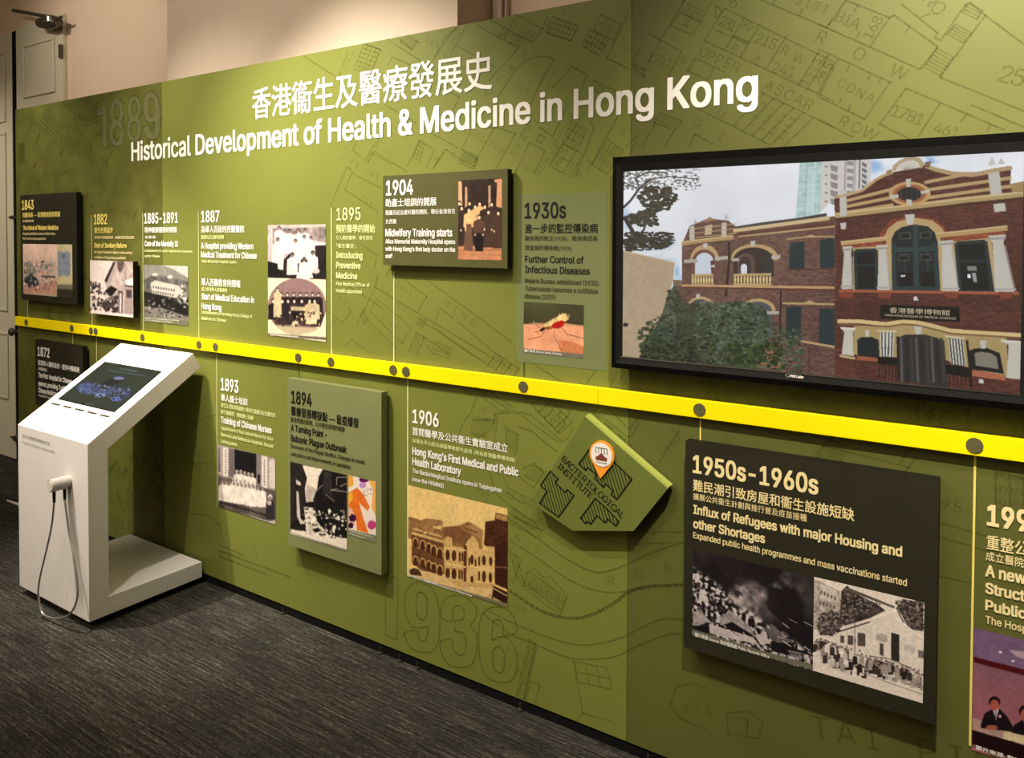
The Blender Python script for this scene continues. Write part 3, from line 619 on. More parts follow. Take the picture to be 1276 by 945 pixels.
EIGHT = [[(50, 0), (82, 8), (95, 28), (90, 42), (78, 49), (94, 60), (99, 78), (84, 95), (50, 100), (16, 95), (1, 78), (6, 60), (22, 49), (10, 42), (5, 28), (18, 8)],
         [(50, 12), (64, 17), (69, 28), (63, 40), (50, 44), (37, 40), (31, 28), (36, 17)], [(50, 56), (66, 60), (72, 73), (66, 84), (50, 88), (34, 84), (28, 73), (34, 60)]]
def unit(L):
    a = np.array([q for P in L for q in P], float); lo, hi = a.min(0), a.max(0); return [[tuple((np.array(q)-lo)/(hi-lo)*100) for q in P] for P in L]
ONE, NINE = [[(62, 0), (100, 0), (100, 100), (58, 100), (58, 32), (0, 32), (0, 20), (38, 17), (55, 8)]], unit(Y36[1:3])
def big_digit(fill, rim, L, quad, c):
    """digit shape L in a 100x100 box laid into the quad (crop coordinates)"""
    q = [np.array(v) for v in quad]; out = []
    for P in L:
        out.append([np.array(v) for v in W2(c, [tuple((q[0]*(1-u/100)+q[1]*u/100)*(1-w_/100)+(q[3]*(1-u/100)+q[2]*u/100)*w_/100) for u, w_ in P])])
    v = np.array([p_ for P in out for p_ in P]); e = []; b0 = 0
    for P in out: n_ = len(P); e += [(b0+i, b0+(i+1) % n_) for i in range(n_)]; b0 += n_
    r = delaunay_2d_cdt([Vector(p_) for p_ in v], e, [], 0, 1e-6); vv = np.array([tuple(p_) for p_ in r[0]]); t_ = np.array([tuple(p_) for p_ in r[2]])
    ce = vv[t_].mean(1); a_ = v[[i for i, j in e]]; b_ = v[[j for i, j in e]]; X, Y = ce[:, :1], ce[:, 1:]
    cr = ((a_[None, :, 1] > Y) != (b_[None, :, 1] > Y)) & (X < (b_[None, :, 0]-a_[None, :, 0])*(Y-a_[None, :, 1])/(b_[None, :, 1]-a_[None, :, 1]+1e-12)+a_[None, :, 0])
    fill.add([(p_[0], -.0011, p_[1]) for p_ in vv], [tuple(int(k_) for k_ in f_) for f_ in t_[cr.sum(1) % 2 == 1]])
    for P in out: rim.ribbon(P, .007, -.0014, None, True)
gf, gr = MB(), MB()
for L, x0, x1, ya, yb2, yc, yd in ((ONE, 582, 656, 148, 140, 490, 487), (EIGHT, 672, 786, 133, 122, 480, 486), (EIGHT, 799, 910, 112, 100, 455, 445), (NINE, 918, 1046, 84, 76, 440, 428)):
    big_digit(gf, gr, L, [(x0, ya), (x1, yb2), (x1, yd), (x0, yc)], (20, 100, 5.8))
gf.build('faded_year', M['faded'], wall); gr.build('faded_year_rim', M['map_ink_soft'], wall)

# ------------------------------------------------------------------ title
t = empty('title_lettering', tuple(on_y(164.6, 200.5)), 'large white bilingual exhibition title across the top of the green wall', 'lettering')
g = MB(); text(g, '香港衞生及醫療發展史', 314.6, 110.6, 149.5, 613.3, -.002, .012); g.build('chinese_title', M['white_ink'], t)
TITLE = 'Historical Development of Health & Medicine in Hong Kong'
vt = glyphs1(TITLE)[0]; tx0, tx1 = vt[:, 0].min(), vt[:, 0].max(); ta, tt_, tb = on_y(164.8, 200.6), on_y(164.8, 177.8), on_y(943, 137)
ksx = (tb[0]-ta[0])/(tx1-tx0); ksz = (tt_[2]-ta[2])/CAP; done = ''
for wd_ in TITLE.split(' '):
    v, f = glyphs(wd_, .020); vv = glyphs1(wd_)[0]
    xr = glyphs1(done+wd_)[0][:, 0].max(); x0_ = xr-(vv[:, 0].max())          # right edge of the running line fixes the word
    MB().add([(ta[0]+(x0_+q[0]-tx0)*ksx, -.002-q[2], ta[2]+q[1]*ksz) for q in v], f).build('title_word', M['white_ink'], t)
    done += wd_+' '

# ------------------------------------------------------------------ yellow strip with dots
zt, zb = 1.1495, 1.097
st = empty('timeline_strip', (WL, 0, zb), 'bright yellow raised timeline strip running the length of the green wall', 'strip')
SX = on_y(18.4, 400, -.022)[0]; xj = on_y(745, 490, -.022)[0]
MB().box(SX, xj-.0006, -.022, -.0016, zb, zt).build('strip_length', M['yellow'], st, bevel=.001)
MB().box(xj+.0006, WR+.01, -.022, -.0016, zb, zt).build('strip_length', M['yellow'], st, bevel=.001)
DOTS = [(32.4, 401), (89, 407.8), (113.1, 411), (118.9, 411.7), (177.2, 419.1), (247.6, 427.6), (268.2, 430.4), (371.3, 443.7), (412, 448.3), (489.6, 459), (505.6, 460.8), (651.7, 479.8), (871.5, 508.2), (1214.4, 552.4)]
DX = {}
for a, b in DOTS:
    q = on_y(a, b, -.024); DX[a] = q[0]
    MB().tube([(q[0], -.0245, (zt+zb)/2-.001), (q[0], -.0215, (zt+zb)/2-.001)], .0185, 20).build('dot', M['dot'], st)

# ------------------------------------------------------------------ timeline entries
INKS = dict(w='white_ink', c='cream_ink', p='pale_ink', y='yellow_ink', k='black_ink', g='grey_ink')
def letter(parent, lines, y):
    """lines: (part name, ink, bold, string, x0, top, base, x1)"""
    for nm, ik, bd, s, x0, tp, bs, x1 in lines:
        text(MB(), s, x0, tp, bs, x1, y, bd+(.004 if is_cjk(s) else .010)).build(nm, M[INKS[ik]], parent)
YR, CH, CN, EH, EN = 'year_lettering', 'chinese_heading', 'chinese_note', 'english_heading', 'english_note'
def entry(label, anchor): return empty('timeline_entry', tuple(on_y(*anchor)), label, 'wall print', 'printed timeline entries on the green wall')
def conn(parent, px, up, top=None, bot=None, X=None, m='line', wd=.0042):
    X = X if X is not None else on_y(px, 400 if up else 600)[0]
    z0 = zt+.001 if up else bot; z1 = top if up else zb-.001
    g = MB(); g.box(X-wd/2, X+wd/2, -.0022, -.0012, z0, z1); return g.build('connector_line', M[m], parent)
def board(label, tl, tr, br, bl, T=.038, gap=.012, m='board_dark', side='black_edge', name='information_board', z0=None):
    P = [on_y(*q, -T) for q in (tl, tr, br, bl)]
    x0 = (P[0][0]+P[3][0])/2; x1 = (P[1][0]+P[2][0])/2; z1 = (P[0][2]+P[1][2])/2; z0 = z0 if z0 is not None else (P[2][2]+P[3][2])/2
    e = empty(name, (x0, -gap, z0), label, 'panel', 'raised boards on the green wall')
    g = MB(); g.prism([(x0, z0), (x1, z0), (x1, z1), (x0, z1)], -T, -gap, M[m], M[side]); g.build('board', M[m], e)
    g = MB(); g.box(x0+.04, x1-.04, -gap, -.001, z0+.04, z1-.04); g.build('spacer', M['black_edge'], e)
    e['_b'] = [x0, x1, z0, z1]; return e

# 1843 ---------------------------------------------------------------
b = board('dark raised 1843 board with pale pink landscape print at far left', (25.9, 243.5), (95.8, 239.3), (95.8, 380), (25.9, 373.5)); yb = -.0395
letter(b, [(YR, 'y', .012, '1843', 27.3, 250, 261.5, 42), (CH, 'y', .010, '西醫東漸 — 香港醫療服務開端', 28.1, 265, 271.6, 75), (CN, 'c', 0, '香港開埠初期', 28.5, 274, 277.3, 42),
           (EH, 'y', .02, 'The Arrival of Western Medicine', 28.5, 281.3, 286.8, 72.8), (EN, 'c', 0, 'Hong Kong officially becomes a British Colony', 28.5, 289.8, 292.7, 69), (EN, 'c', 0, 'First Colonial Surgeon appointed', 28.5, 295.9, 298.6, 57)], yb)
p = Pic((28.8, 304.1), (90.2, 304.8), (90.2, 372), (28.8, 366), yb, 130, (20, 230, 5.911), (232, 200, 180))
p.a[:] = np.linspace(0, 1, p.H)[:, None, None]*np.array([-50, -45, -35])+np.array([240, 208, 188])
p.grain(.08, 8, 3)
p.poly([(100, 600), (200, 560), (300, 570), (300, 640), (180, 650)], (200, 175, 165), .7); p.poly([(60, 580), (100, 565), (130, 600), (160, 640), (120, 680), (60, 660)], (120, 125, 115), .8, noise=.4)
p.poly([(60, 690), (100, 660), (150, 690), (185, 760), (150, 780), (70, 770)], (50, 55, 60), noise=.6); p.poly([(60, 770), (190, 740), (300, 700), (300, 815), (60, 800)], (205, 145, 125), .8, noise=.2)
p.blobs(90, (60, 570, 300, 780), 12, 8, [(90, 90, 90), (240, 220, 205), (190, 130, 110), (150, 160, 165), (60, 60, 65)]); p.line([(185, 678), (290, 685)], 2, (60, 55, 60))
p.poly([(303, 440), (420, 440), (420, 780), (303, 780)], (205, 195, 150), 1); p.poly([(308, 500), (330, 490), (350, 503), (370, 490), (402, 505), (402, 670), (380, 685), (350, 670), (330, 685), (308, 670)], (140, 150, 165), noise=.12)
p.ell(353, 530, 12, 18, (100, 112, 135)); p.poly([(303, 740), (420, 740), (420, 780), (303, 775)], (120, 115, 95)); p.poly([(50, 795), (303, 808), (303, 830), (50, 820)], (190, 165, 140)); 
p.a[int(p.H*.865):, int(p.W*.70):] = (57, 52, 42)
p.build('photo_print', b, PRINT)
e = entry('short pale connector line dropping from the 1843 board to the yellow strip', (34, 390)); conn(e, 0, True, on_y(34, 372)[2], X=on_y(35, 390)[0], m='pale_ink' if False else 'line', wd=.003)

# 1882 ---------------------------------------------------------------
e = entry('yellow 1882 sanitary reform text with thin vertical line, between the two leftmost photos', (117, 280)); conn(e, 114.8, True, on_y(114.8, 267.7)[2], X=on_y(114.8, 330)[0], m='cream_ink', wd=.0036)
letter(e, [(YR, 'y', .01, '1882', 117.2, 267.3, 279.6, 133.4), (CH, 'y', .010, '衞生改革起步', 117.7, 283.4, 290.9, 140.9), (CN, 'c', 0, '政府委任專員調查香港，並就衞生情況提出報告', 117.7, 294, 297.8, 167.6),
           (EH, 'y', .01, 'Start of Sanitary Reform', 117.7, 303, 308.4, 157.8), (EN, 'c', 0, "Mr Osbert Chadwick's Report on the sanitary", 117.7, 312.6, 315.6, 165), (EN, 'c', 0, 'conditions of Hong Kong is published', 117.7, 319, 322, 156.6)], -.002)
b = board('raised monochrome street photograph below the 1882 text', (112.2, 324.4), (165.9, 326.1), (165.9, 395.8), (112.6, 390.4), m='black_edge', name='mounted_photograph'); b['category'] = 'photograph'
p = Pic((112.2, 324.4), (165.9, 326.1), (165.9, 395.8), (112.6, 390.4), -.0388, 130, (105, 255, 5.907), (215, 200, 195))
p.poly([(210, 415), (360, 420), (360, 830), (210, 790), (150, 570), (210, 440)], (170, 155, 150), noise=.2); p.poly([(150, 560), (215, 425), (230, 430), (165, 580)], (50, 40, 40)); p.poly([(245, 420), (300, 420), (290, 470), (265, 510), (245, 470)], (90, 75, 75), noise=.5)
p.line([(300, 500), (318, 610)], 2, (120, 105, 100)); p.poly([(300, 600), (360, 600), (360, 825), (300, 815)], (150, 135, 130)); p.poly([(310, 630), (350, 632), (350, 690), (312, 688)], (70, 60, 60)); p.poly([(250, 635), (285, 640), (282, 805), (255, 800)], (80, 70, 70)); p.poly([(260, 655), (276, 658), (274, 800), (262, 798)], (200, 190, 185))
p.poly([(150, 640), (200, 600), (245, 625), (200, 680)], (30, 25, 25)); p.poly([(305, 560), (362, 545), (362, 600), (310, 595)], (225, 215, 210)); p.line([(300, 600), (362, 606)], 2, (30, 25, 25)); p.poly([(170, 690), (250, 670), (250, 800), (150, 780), (120, 740)], (60, 50, 50), noise=.6)
p.blobs(150, (48, 560, 250, 800), 14, 12, [(40, 35, 35), (110, 100, 98), (190, 178, 172), (75, 65, 65)], lambda x, y: y > 560+.0*(x) and x < 60+(y-540)*1.1); p.poly([(45, 780), (360, 815), (360, 835), (45, 805)], (220, 205, 198))
p.build('photo_print', b, PRINT)

# 1885-1891 -----------------------------------------------------------
e = entry('white 1885-1891 text over a hillside asylum photo, crossing the panel joint', (180, 275)); conn(e, 0, True, on_y(178.6, 266)[2], X=on_y(178.8, 340)[0], wd=.0036)
letter(e, [(YR, 'w', .01, '1885-1891', 179.8, 266, 278.4, 221.8), (CH, 'w', .010, '精神健康服務的開展', 180.3, 283, 290.2, 220.5), (CN, 'w', 0, '成立瘋人院', 180.8, 293.6, 297.4, 193.9), (EH, 'w', .012, 'Care of the Mentally Ill', 180.3, 300.2, 306.8, 221.8),
           (EN, 'p', 0, 'Establishment of Lunatic Asylums for Europeans', 180.3, 310.8, 313.8, 239.6), (EN, 'p', 0, 'and for Chinese', 180.3, 317.4, 320.6, 199)], -.002)
p = Pic((179.8, 330.3), (234.5, 331.5), (234.5, 406), (179.8, 400.9), -.002, 130, (105, 255, 5.907), (190, 185, 178))
p.poly([(440, 440), (560, 445), (640, 470), (765, 540), (765, 900), (440, 870)], (130, 126, 120), noise=.15); p.poly([(440, 560), (500, 520), (600, 530), (765, 570), (765, 700), (440, 700)], (95, 92, 88), noise=.35)
p.poly([(490, 580), (520, 560), (700, 600), (720, 640), (680, 690), (500, 655)], (185, 180, 172)); 
for i in range(9): p.poly([(505+i*19, 602+i*3), (516+i*19, 604+i*3), (516+i*19, 618+i*3), (505+i*19, 616+i*3)], (70, 68, 66)); p.poly([(505+i*18, 636+i*3), (516+i*18, 638+i*3), (516+i*18, 652+i*3), (505+i*18, 650+i*3)], (80, 78, 76))
p.poly([(440, 640), (500, 655), (700, 700), (765, 690), (765, 830), (600, 780), (440, 750)], (35, 33, 32), noise=.5); p.ell(522, 518, 22, 12, (200, 196, 190)); p.ell(632, 535, 22, 14, (185, 180, 174)); p.poly([(440, 770), (560, 760), (740, 820), (765, 850), (440, 830)], (110, 106, 100), noise=.3); p.blobs(60, (440, 690, 765, 830), 14, 8, [(25, 25, 24), (60, 58, 55), (150, 145, 138)])
p.blobs(14, (690, 600, 745, 730), 14, 14, [(150, 146, 140), (190, 186, 180)]); p.poly([(440, 826), (765, 856), (765, 905), (440, 870)], (100, 102, 80)); p.line([(445, 836), (700, 858)], 1.3, (200, 200, 185)); p.line([(445, 852), (650, 870)], 1.3, (190, 190, 175))
p.build('photo_print', e, PRINT)

# 1887 ----------------------------------------------------------------
e = entry('white 1887 hospital text paired with two stacked group photos, one of them oval', (250, 290)); conn(e, 0, True, on_y(247.5, 263.3)[2], X=on_y(248, 345)[0], wd=.004)
letter(e, [(YR, 'w', .01, '1887', 250.7, 263.2, 276.9, 273.5), (CH, 'w', .010, '為華人而設的西醫醫院', 250.7, 281.4, 290.2, 304.5), (CN, 'p', 0, '雅麗氏紀念醫院開幕', 250.7, 293, 298.3, 279.4), (EH, 'w', .015, 'A Hospital providing Western', 250.7, 302.6, 309.8, 315.9),
           (EH, 'w', .015, 'Medical Treatment for Chinese', 250.7, 313.6, 320.8, 320), (EN, 'p', 0, 'Alice Memorial Hospital opens', 251.2, 323.6, 327.2, 294.5), (CH, 'w', .010, '華人西醫教育的開端', 251.2, 346.6, 356, 299.6), (CN, 'p', 0, '成立香港華人西醫書院', 251.2, 357.5, 362.7, 283.3),
           (EH, 'w', .015, 'Start of Medical Education in', 251.2, 365.7, 372.9, 316.8), (EH, 'w', .015, 'Hong Kong', 251.2, 377.6, 384.8, 275.9), (EN, 'p', 0, 'Establishment of the Hong Kong College of', 251.2, 387, 390.8, 314.3), (EN, 'p', 0, 'Medicine for Chinese', 251.2, 394.6, 398.4, 281.7)], -.002)
p = Pic((333.4, 280), (405.6, 280), (406.2, 424.5), (334.3, 419.5), -.002, 160, (330, 275, 6.1), (235, 225, 195))
p.poly([(15, 25), (465, 25), (465, 450), (15, 440)], (185, 175, 172), noise=.15); p.poly([(60, 60), (465, 50), (465, 170), (60, 200)], (140, 128, 126), noise=.4); p.poly([(380, 190), (465, 190), (465, 450), (20, 436), (20, 330), (120, 330), (200, 240)], (35, 30, 32), noise=.3); p.poly([(330, 150), (460, 170), (465, 185), (330, 200)], (215, 208, 204))
for x, y, k_, h_ in ((110, 60, 26, 6), (155, 85, 26, 6), (190, 85, 28, 6), (255, 80, 28, 6), (310, 80, 28, 6), (235, 100, 24, 6), (350, 135, 24, 6), (100, 150, 30, 6.5), (235, 160, 28, 6), (300, 130, 28, 6)):
    p.person(x, y, k_, (228, 218, 214), (150, 130, 125), (50, 42, 42), h_, 2.6)
p.poly([(170, 290), (200, 320), (165, 400), (60, 400), (90, 330)], (40, 35, 36), .8)
for x, y in ((210, 265), (300, 300), (365, 250)): p.person(x, y, 30, (225, 216, 212), (120, 100, 96), (30, 25, 28), 5, 2.6)
p.poly([(20, 310), (100, 330), (140, 420), (20, 430)], (28, 24, 26), noise=.3); p.poly([(95, 210), (150, 230), (140, 380), (100, 370)], (215, 206, 204)); p.ell(390, 385, 26, 22, (190, 182, 180), jag=.2); p.poly([(250, 395), (360, 400), (370, 440), (240, 440)], (222, 214, 210), noise=.1)
p.poly([(15, 438), (470, 452), (470, 905), (15, 870)], (238, 226, 190)); p.ell(246, 655, 222, 215, (140, 112, 112), 1, 40, noise=.06)
yy = p.pt([(0, 445), (0, 870)]); 
p.poly([(80, 800), (420, 820), (370, 850), (250, 872), (150, 855)], (190, 175, 145)); p.poly([(35, 690), (120, 640), (420, 640), (455, 720), (425, 810), (85, 790)], (60, 45, 42), noise=.5)
for x in (95, 128, 172, 220, 272, 318, 365, 408): p.person(x, 565+abs(x-250)*.01, 26, (40, 32, 34), (215, 195, 175), (25, 20, 20), 6, 2.6)
for x, c_ in ((65, (35, 30, 30)), (135, (45, 38, 38)), (178, (40, 34, 36)), (225, (60, 50, 48)), (283, (50, 42, 40)), (342, (190, 170, 135)), (380, (195, 178, 145))): p.person(x, 615, 28, c_, (225, 205, 182), (28, 22, 22), 5, 2.6)
p.person(98, 530, 26, (205, 185, 150), (220, 200, 180), (60, 50, 45), 8, 2.2); p.poly([(200, 655), (310, 660), (315, 690), (200, 685)], (195, 175, 140), noise=.3); p.poly([(200, 690), (310, 695), (300, 760), (215, 755)], (30, 24, 24)); p.poly([(195, 800), (245, 750), (270, 800)], (200, 188, 165)); p.poly([(320, 730), (400, 720), (395, 790), (310, 790)], (215, 200, 165), noise=.1); p.blobs(40, (80, 700, 430, 800), 10, 14, [(210, 190, 155), (40, 32, 30), (90, 72, 65)])
p.poly([(15, 858), (470, 890), (470, 912), (15, 880)], (105, 98, 88)); p.line([(40, 868), (255, 888)], 2, (235, 228, 215))
p.build('photo_print', e, PRINT)

# 1895 ----------------------------------------------------------------
e = entry('pale yellow-green 1895 preventive medicine text left of the 1904 board', (419, 300)); conn(e, 0, True, on_y(413, 258.6)[2], X=on_y(413.4, 350)[0], m='pale_ink')
letter(e, [(YR, 'p', .0, '1895', 419.3, 259.4, 274.6, 449.3), (CH, 'p', .010, '預防醫學的開始', 418.7, 280, 290.2, 467.4), (CN, 'p', 0, '引入預防醫學，委任首位', 418.7, 293.8, 299.4, 464.4), (CN, 'p', 0, '「衞生醫官」', 419.2, 303.6, 309.2, 443),
           (EH, 'p', .012, 'Introducing', 418.9, 314, 321.6, 451.8), (EH, 'p', .012, 'Preventive', 418.9, 326.6, 334.2, 449.3), (EH, 'p', .012, 'Medicine', 418.9, 339.4, 347, 445.3), (EN, 'p', .005, 'First Medical Officer of', 418.9, 351.2, 355.7, 460.5), (EN, 'p', .005, 'Health appointed', 418.9, 359.8, 364.2, 451)], -.002)

# 1904 ----------------------------------------------------------------
b = board('olive raised 1904 midwifery board with sepia photo of women on steps', (477.2, 218.7), (632.4, 211.3), (632.4, 335.2), (477.2, 329.9), m='board_mid')
letter(b, [(YR, 'w', .012, '1904', 480.9, 225.6, 243.4, 514.8), (CH, 'w', .010, '助產士培訓的開展', 480.3, 247.8, 258.2, 543.9), (CN, 'w', 0, '雅麗氏紀念產科醫院開院，聘任香港首位', 480.3, 262, 268.4, 567.3), (CN, 'w', 0, '女西醫', 480.3, 273, 279, 494),
           (EH, 'w', .012, 'Midwifery Training starts', 480.3, 285.6, 294.4, 563.7), (EN, 'w', .01, 'Alice Memorial Maternity Hospital opens', 480.3, 298.2, 303.4, 567.3), (EN, 'w', .01, "with Hong Kong's first lady doctor on the", 480.3, 307.4, 312.6, 567.3), (EN, 'w', .01, 'staff', 480.3, 316.6, 321.6, 489)], -.0395)
p = Pic((570.8, 224.4), (625.3, 222.3), (625.3, 324.4), (571, 323.4), -.0388, 120, (560, 215, 8.217), (60, 45, 38))
p.poly([(90, 80), (540, 60), (540, 400), (90, 400)], (48, 34, 30), noise=.4, ns=8); p.poly([(92, 90), (130, 95), (135, 380), (92, 330)], (205, 165, 125), noise=.1); p.poly([(160, 150), (185, 150), (185, 370), (160, 400)], (190, 150, 115)); p.poly([(400, 135), (425, 135), (425, 360), (402, 370)], (185, 150, 115)); p.poly([(460, 75), (545, 62), (545, 370), (480, 350), (490, 110), (465, 100)], (205, 150, 110), noise=.15)
p.poly([(92, 760), (540, 740), (540, 905), (92, 895)], (190, 130, 92), noise=.15); p.line([(92, 800), (540, 795)], 1.2, (120, 80, 60)); p.line([(92, 840), (540, 850)], 1, (150, 105, 78))
for x, y, c_, h_ in ((105, 320, (60, 45, 38), 8), (208, 320, (40, 30, 28), 6), (312, 325, (215, 170, 120), 5), (265, 355, (210, 168, 120), 5), (365, 355, (45, 34, 30), 6), (435, 330, (60, 44, 36), 8), (128, 370, (50, 38, 32), 9), (402, 410, (65, 48, 40), 9), (502, 420, (70, 50, 40), 9)): p.person(x, y, 40, c_, (235, 200, 165), (25, 18, 16), h_, 2.5)
p.person(203, 390, 44, (222, 178, 125), (235, 200, 165), (28, 20, 18), 4, 2.4); p.poly([(165, 530), (225, 530), (245, 810), (150, 800)], (105, 75, 60), noise=.2); p.poly([(150, 440), (170, 460), (175, 600), (160, 605)], (225, 180, 130)); p.person(308, 460, 42, (85, 60, 52), (235, 200, 165), (25, 18, 16), 4.2, 2.8); p.poly([(240, 620), (360, 620), (345, 810), (270, 810)], (28, 20, 20))
for x, y in ((120, 595), (265, 640), (345, 640), (435, 590), (460, 605), (360, 585)): p.ell(x, y, 8, 12, (235, 205, 170))
p.build('photo_print', b, PRINT)
e = entry('thin pale vertical line dropping from the 1904 board to the yellow strip', (491, 400)); conn(e, 0, True, on_y(491, 338)[2], X=on_y(491.2, 400)[0], m='pale_ink')

# 1930s ----------------------------------------------------------------
e = entry('pale green 1930s infectious disease panel printed beside the television with mosquito photo', (653, 300))
q = [on_y(*v) for v in ((645.4, 242.7), (757, 242.7), (755.5, 459), (646.2, 450.7))]
MB().rect(q[0][0], q[1][0], q[3][2], q[0][2], -.0014).build('tinted_ground', M['pale_tint'], e)
letter(e, [(YR, 'k', .008, '1930s', 653.6, 253.4, 272.2, 705.3), (CH, 'k', .010, '進一步的監控傳染病', 654, 278.9, 290.9, 745), (CN, 'g', 0, '瘧疾局的設立(1930)，結核病成為', 654, 293.7, 301, 744.4), (CN, 'g', 0, '須呈報的傳染病(1939)', 654, 305.6, 313, 711.9),
           (EH, 'k', .008, 'Further Control of', 654.2, 318.8, 327, 727.3), (EH, 'k', .008, 'Infectious Diseases', 654.2, 331.6, 339.8, 735), (EN, 'g', .004, 'Malaria Bureau established (1930).', 654, 346.8, 352.4, 747.4), (EN, 'g', .004, 'Tuberculosis becomes a notifiable', 654, 356.4, 362, 745), (EN, 'g', .004, 'disease (1939)', 654, 366, 371.6, 692)], -.002)
conn(e, 0, True, on_y(653, 451)[2], X=on_y(653, 463)[0], m='line_dark')
p = Pic((652.5, 376.4), (727.3, 380), (727.3, 446.6), (652.6, 439.9), -.002, 170, (645, 370, 11.81), (62, 62, 40))
p.a *= (.8+.5*fbm(p.H, p.W, 3, 2, 5))[..., None]; p.poly([(85, 410), (250, 390), (400, 395), (700, 395), (975, 430), (975, 910), (85, 830)], (226, 158, 122), noise=.12, ns=5); p.poly([(600, 640), (800, 660), (975, 740), (975, 900), (650, 850)], (185, 105, 62), .7, noise=.25); p.poly([(85, 395), (975, 415), (975, 440), (85, 412)], (150, 125, 80), .5)
p.poly([(360, 445), (440, 370), (560, 310), (660, 250), (710, 245), (760, 330), (700, 370), (560, 420), (400, 470)], (222, 190, 130), noise=.3); p.poly([(490, 440), (540, 390), (640, 350), (700, 365), (680, 430), (600, 470), (530, 465)], (170, 22, 18), noise=.3); p.poly([(320, 500), (370, 455), (420, 450), (400, 490), (350, 520)], (40, 12, 8)); p.poly([(400, 450), (500, 430), (520, 470), (430, 495)], (150, 90, 55), noise=.4)
for P in ([(230, 360), (310, 450), (360, 470)], [(345, 345), (380, 380), (370, 450)], [(250, 525), (330, 515)], [(160, 635), (350, 585), (400, 510)], [(540, 490), (540, 600), (600, 690), (640, 800)], [(650, 455), (730, 555), (970, 615)], [(430, 350), (600, 270), (680, 250)]): p.line(P, 1.4, (110, 60, 35))
p.line([(230, 360), (260, 400)], 1.5, (210, 190, 130)); p.blobs(24, (600, 245, 770, 350), 10, 10, [(245, 225, 170), (230, 205, 140)]); p.poly([(85, 765), (975, 850), (975, 915), (85, 830)], (110, 106, 95)); p.build('photo_print', e, PRINT)
g = MB(); text(g, '圖片來源 Source: James Gathany', 653.8, 435.2, 438.9, 700, -.0026, .01); g.build('caption_lettering', M['white_ink'], e)

# 1872 ----------------------------------------------------------------
b = board('dark raised 1872 board partly hidden behind the white touchscreen kiosk', (43.9, 424.2), (103.3, 431.2), (103.3, 510), (43.9, 506), z0=.66)
letter(b, [(YR, 'w', .012, '1872', 46.9, 432.2, 443.2, 61.8), (CH, 'w', .010, '首間華人醫院啟用 · 提供中醫服務', 47.3, 448.4, 454.9, 99), (CN, 'w', 0, '東華醫院成立', 47.8, 457.2, 461.4, 59), (EH, 'w', .02, 'The First  Hospital for Chinese', 47.8, 464.4, 470, 89.6),
           (EH, 'w', .02, 'opened, providing Traditional', 47.8, 474.6, 480.2, 88), (EH, 'w', .02, 'Chinese Medicine', 47.8, 483.2, 488.8, 71), (EN, 'w', 0, 'The spirit of Tung Wah Hospital', 47.8, 491, 493.9, 75)], -.0395)
e = entry('short pale line between the yellow strip and the top of the 1872 board', (91, 420)); conn(e, 0, False, bot=on_y(91, 431)[2], X=on_y(91, 422)[0])
e = entry('thin pale line running down behind the upper edge of the white kiosk', (121, 430)); conn(e, 0, False, bot=.3, X=on_y(120.8, 435)[0])

# 1893 ----------------------------------------------------------------
e = entry('white 1893 nurse training text above a photo of nurses in white uniforms', (275, 520)); conn(e, 0, False, bot=on_y(271.3, 632)[2], X=on_y(270.9, 540)[0])
letter(e, [(YR, 'w', .01, '1893', 275.2, 471.1, 486, 297.1), (CH, 'w', .010, '華人護士培訓', 275.5, 490.8, 499.8, 308.3), (CN, 'p', 0, '首位正式受訓英國護士長到任雅麗氏紀念醫院和', 275.5, 501.9, 507.6, 343.2), (CN, 'p', 0, '那打素醫院，開始護士訓練', 275.5, 510.5, 516.1, 315.6),
           (EH, 'w', .015, 'Training of Chinese Nurses', 275.5, 519.3, 526.9, 338.4), (EN, 'p', 0, 'Appointment of first trained Matron for Alice', 275.5, 531, 535.1, 340.3), (EN, 'p', 0, "Memorial and Nethersole Hospitals. Nurses'", 275.5, 539.2, 543.4, 341), (EN, 'p', 0, 'training starts', 275.5, 547.6, 551.7, 295.6)], -.002)
p = Pic((271.7, 556.8), (343.2, 568.6), (343.2, 653.3), (271.7, 632), -.002, 140, (265, 550, 8.588), (150, 138, 132))
p.poly([(235, 90), (470, 140), (470, 400), (240, 400)], (22, 20, 22)); p.poly([(55, 50), (90, 60), (95, 360), (60, 350)], (200, 190, 182)); p.poly([(62, 60), (85, 68), (88, 340), (64, 330)], (110, 100, 98)); p.poly([(110, 65), (170, 75), (165, 385), (110, 375)], (212, 202, 195)); p.poly([(175, 80), (235, 95), (235, 400), (175, 380)], (105, 98, 96), noise=.2); p.poly([(470, 145), (520, 150), (520, 520), (470, 480)], (125, 116, 114)); p.poly([(525, 160), (590, 170), (590, 510), (525, 495)], (215, 205, 198)); p.poly([(605, 210), (640, 190), (668, 215), (668, 515), (605, 500)], (205, 196, 188)); p.poly([(485, 360), (508, 362), (508, 460), (485, 455)], (15, 14, 15))
for i in range(9): p.ell(142, 105+i*30, 7, 8, (60, 55, 52)); p.ell(556, 215+i*32, 7, 8, (70, 62, 60))
p.poly([(60, 380), (180, 400), (670, 540), (670, 890), (60, 700)], (90, 80, 76), noise=.4)
for x, y in ((262, 335), (302, 335), (345, 350), (388, 362), (428, 370), (225, 420), (258, 430), (300, 440), (345, 440), (388, 460), (430, 470)): p.person(x, y, 34, (228, 218, 208), (150, 132, 122), (195, 185, 178), 7, 2.0)
for i, x in enumerate((105, 150, 190, 230, 270, 312, 355, 398, 440, 485, 535)): p.person(x, 445+i*7, 34, (230, 220, 208), (160, 140, 130), (110, 98, 92), 5.8, 2.3)
for i in range(12): p.poly([(75+i*42, 640+i*12), (110+i*42, 650+i*12), (112+i*42, 680+i*12), (80+i*42, 668+i*12)], (40, 34, 34))
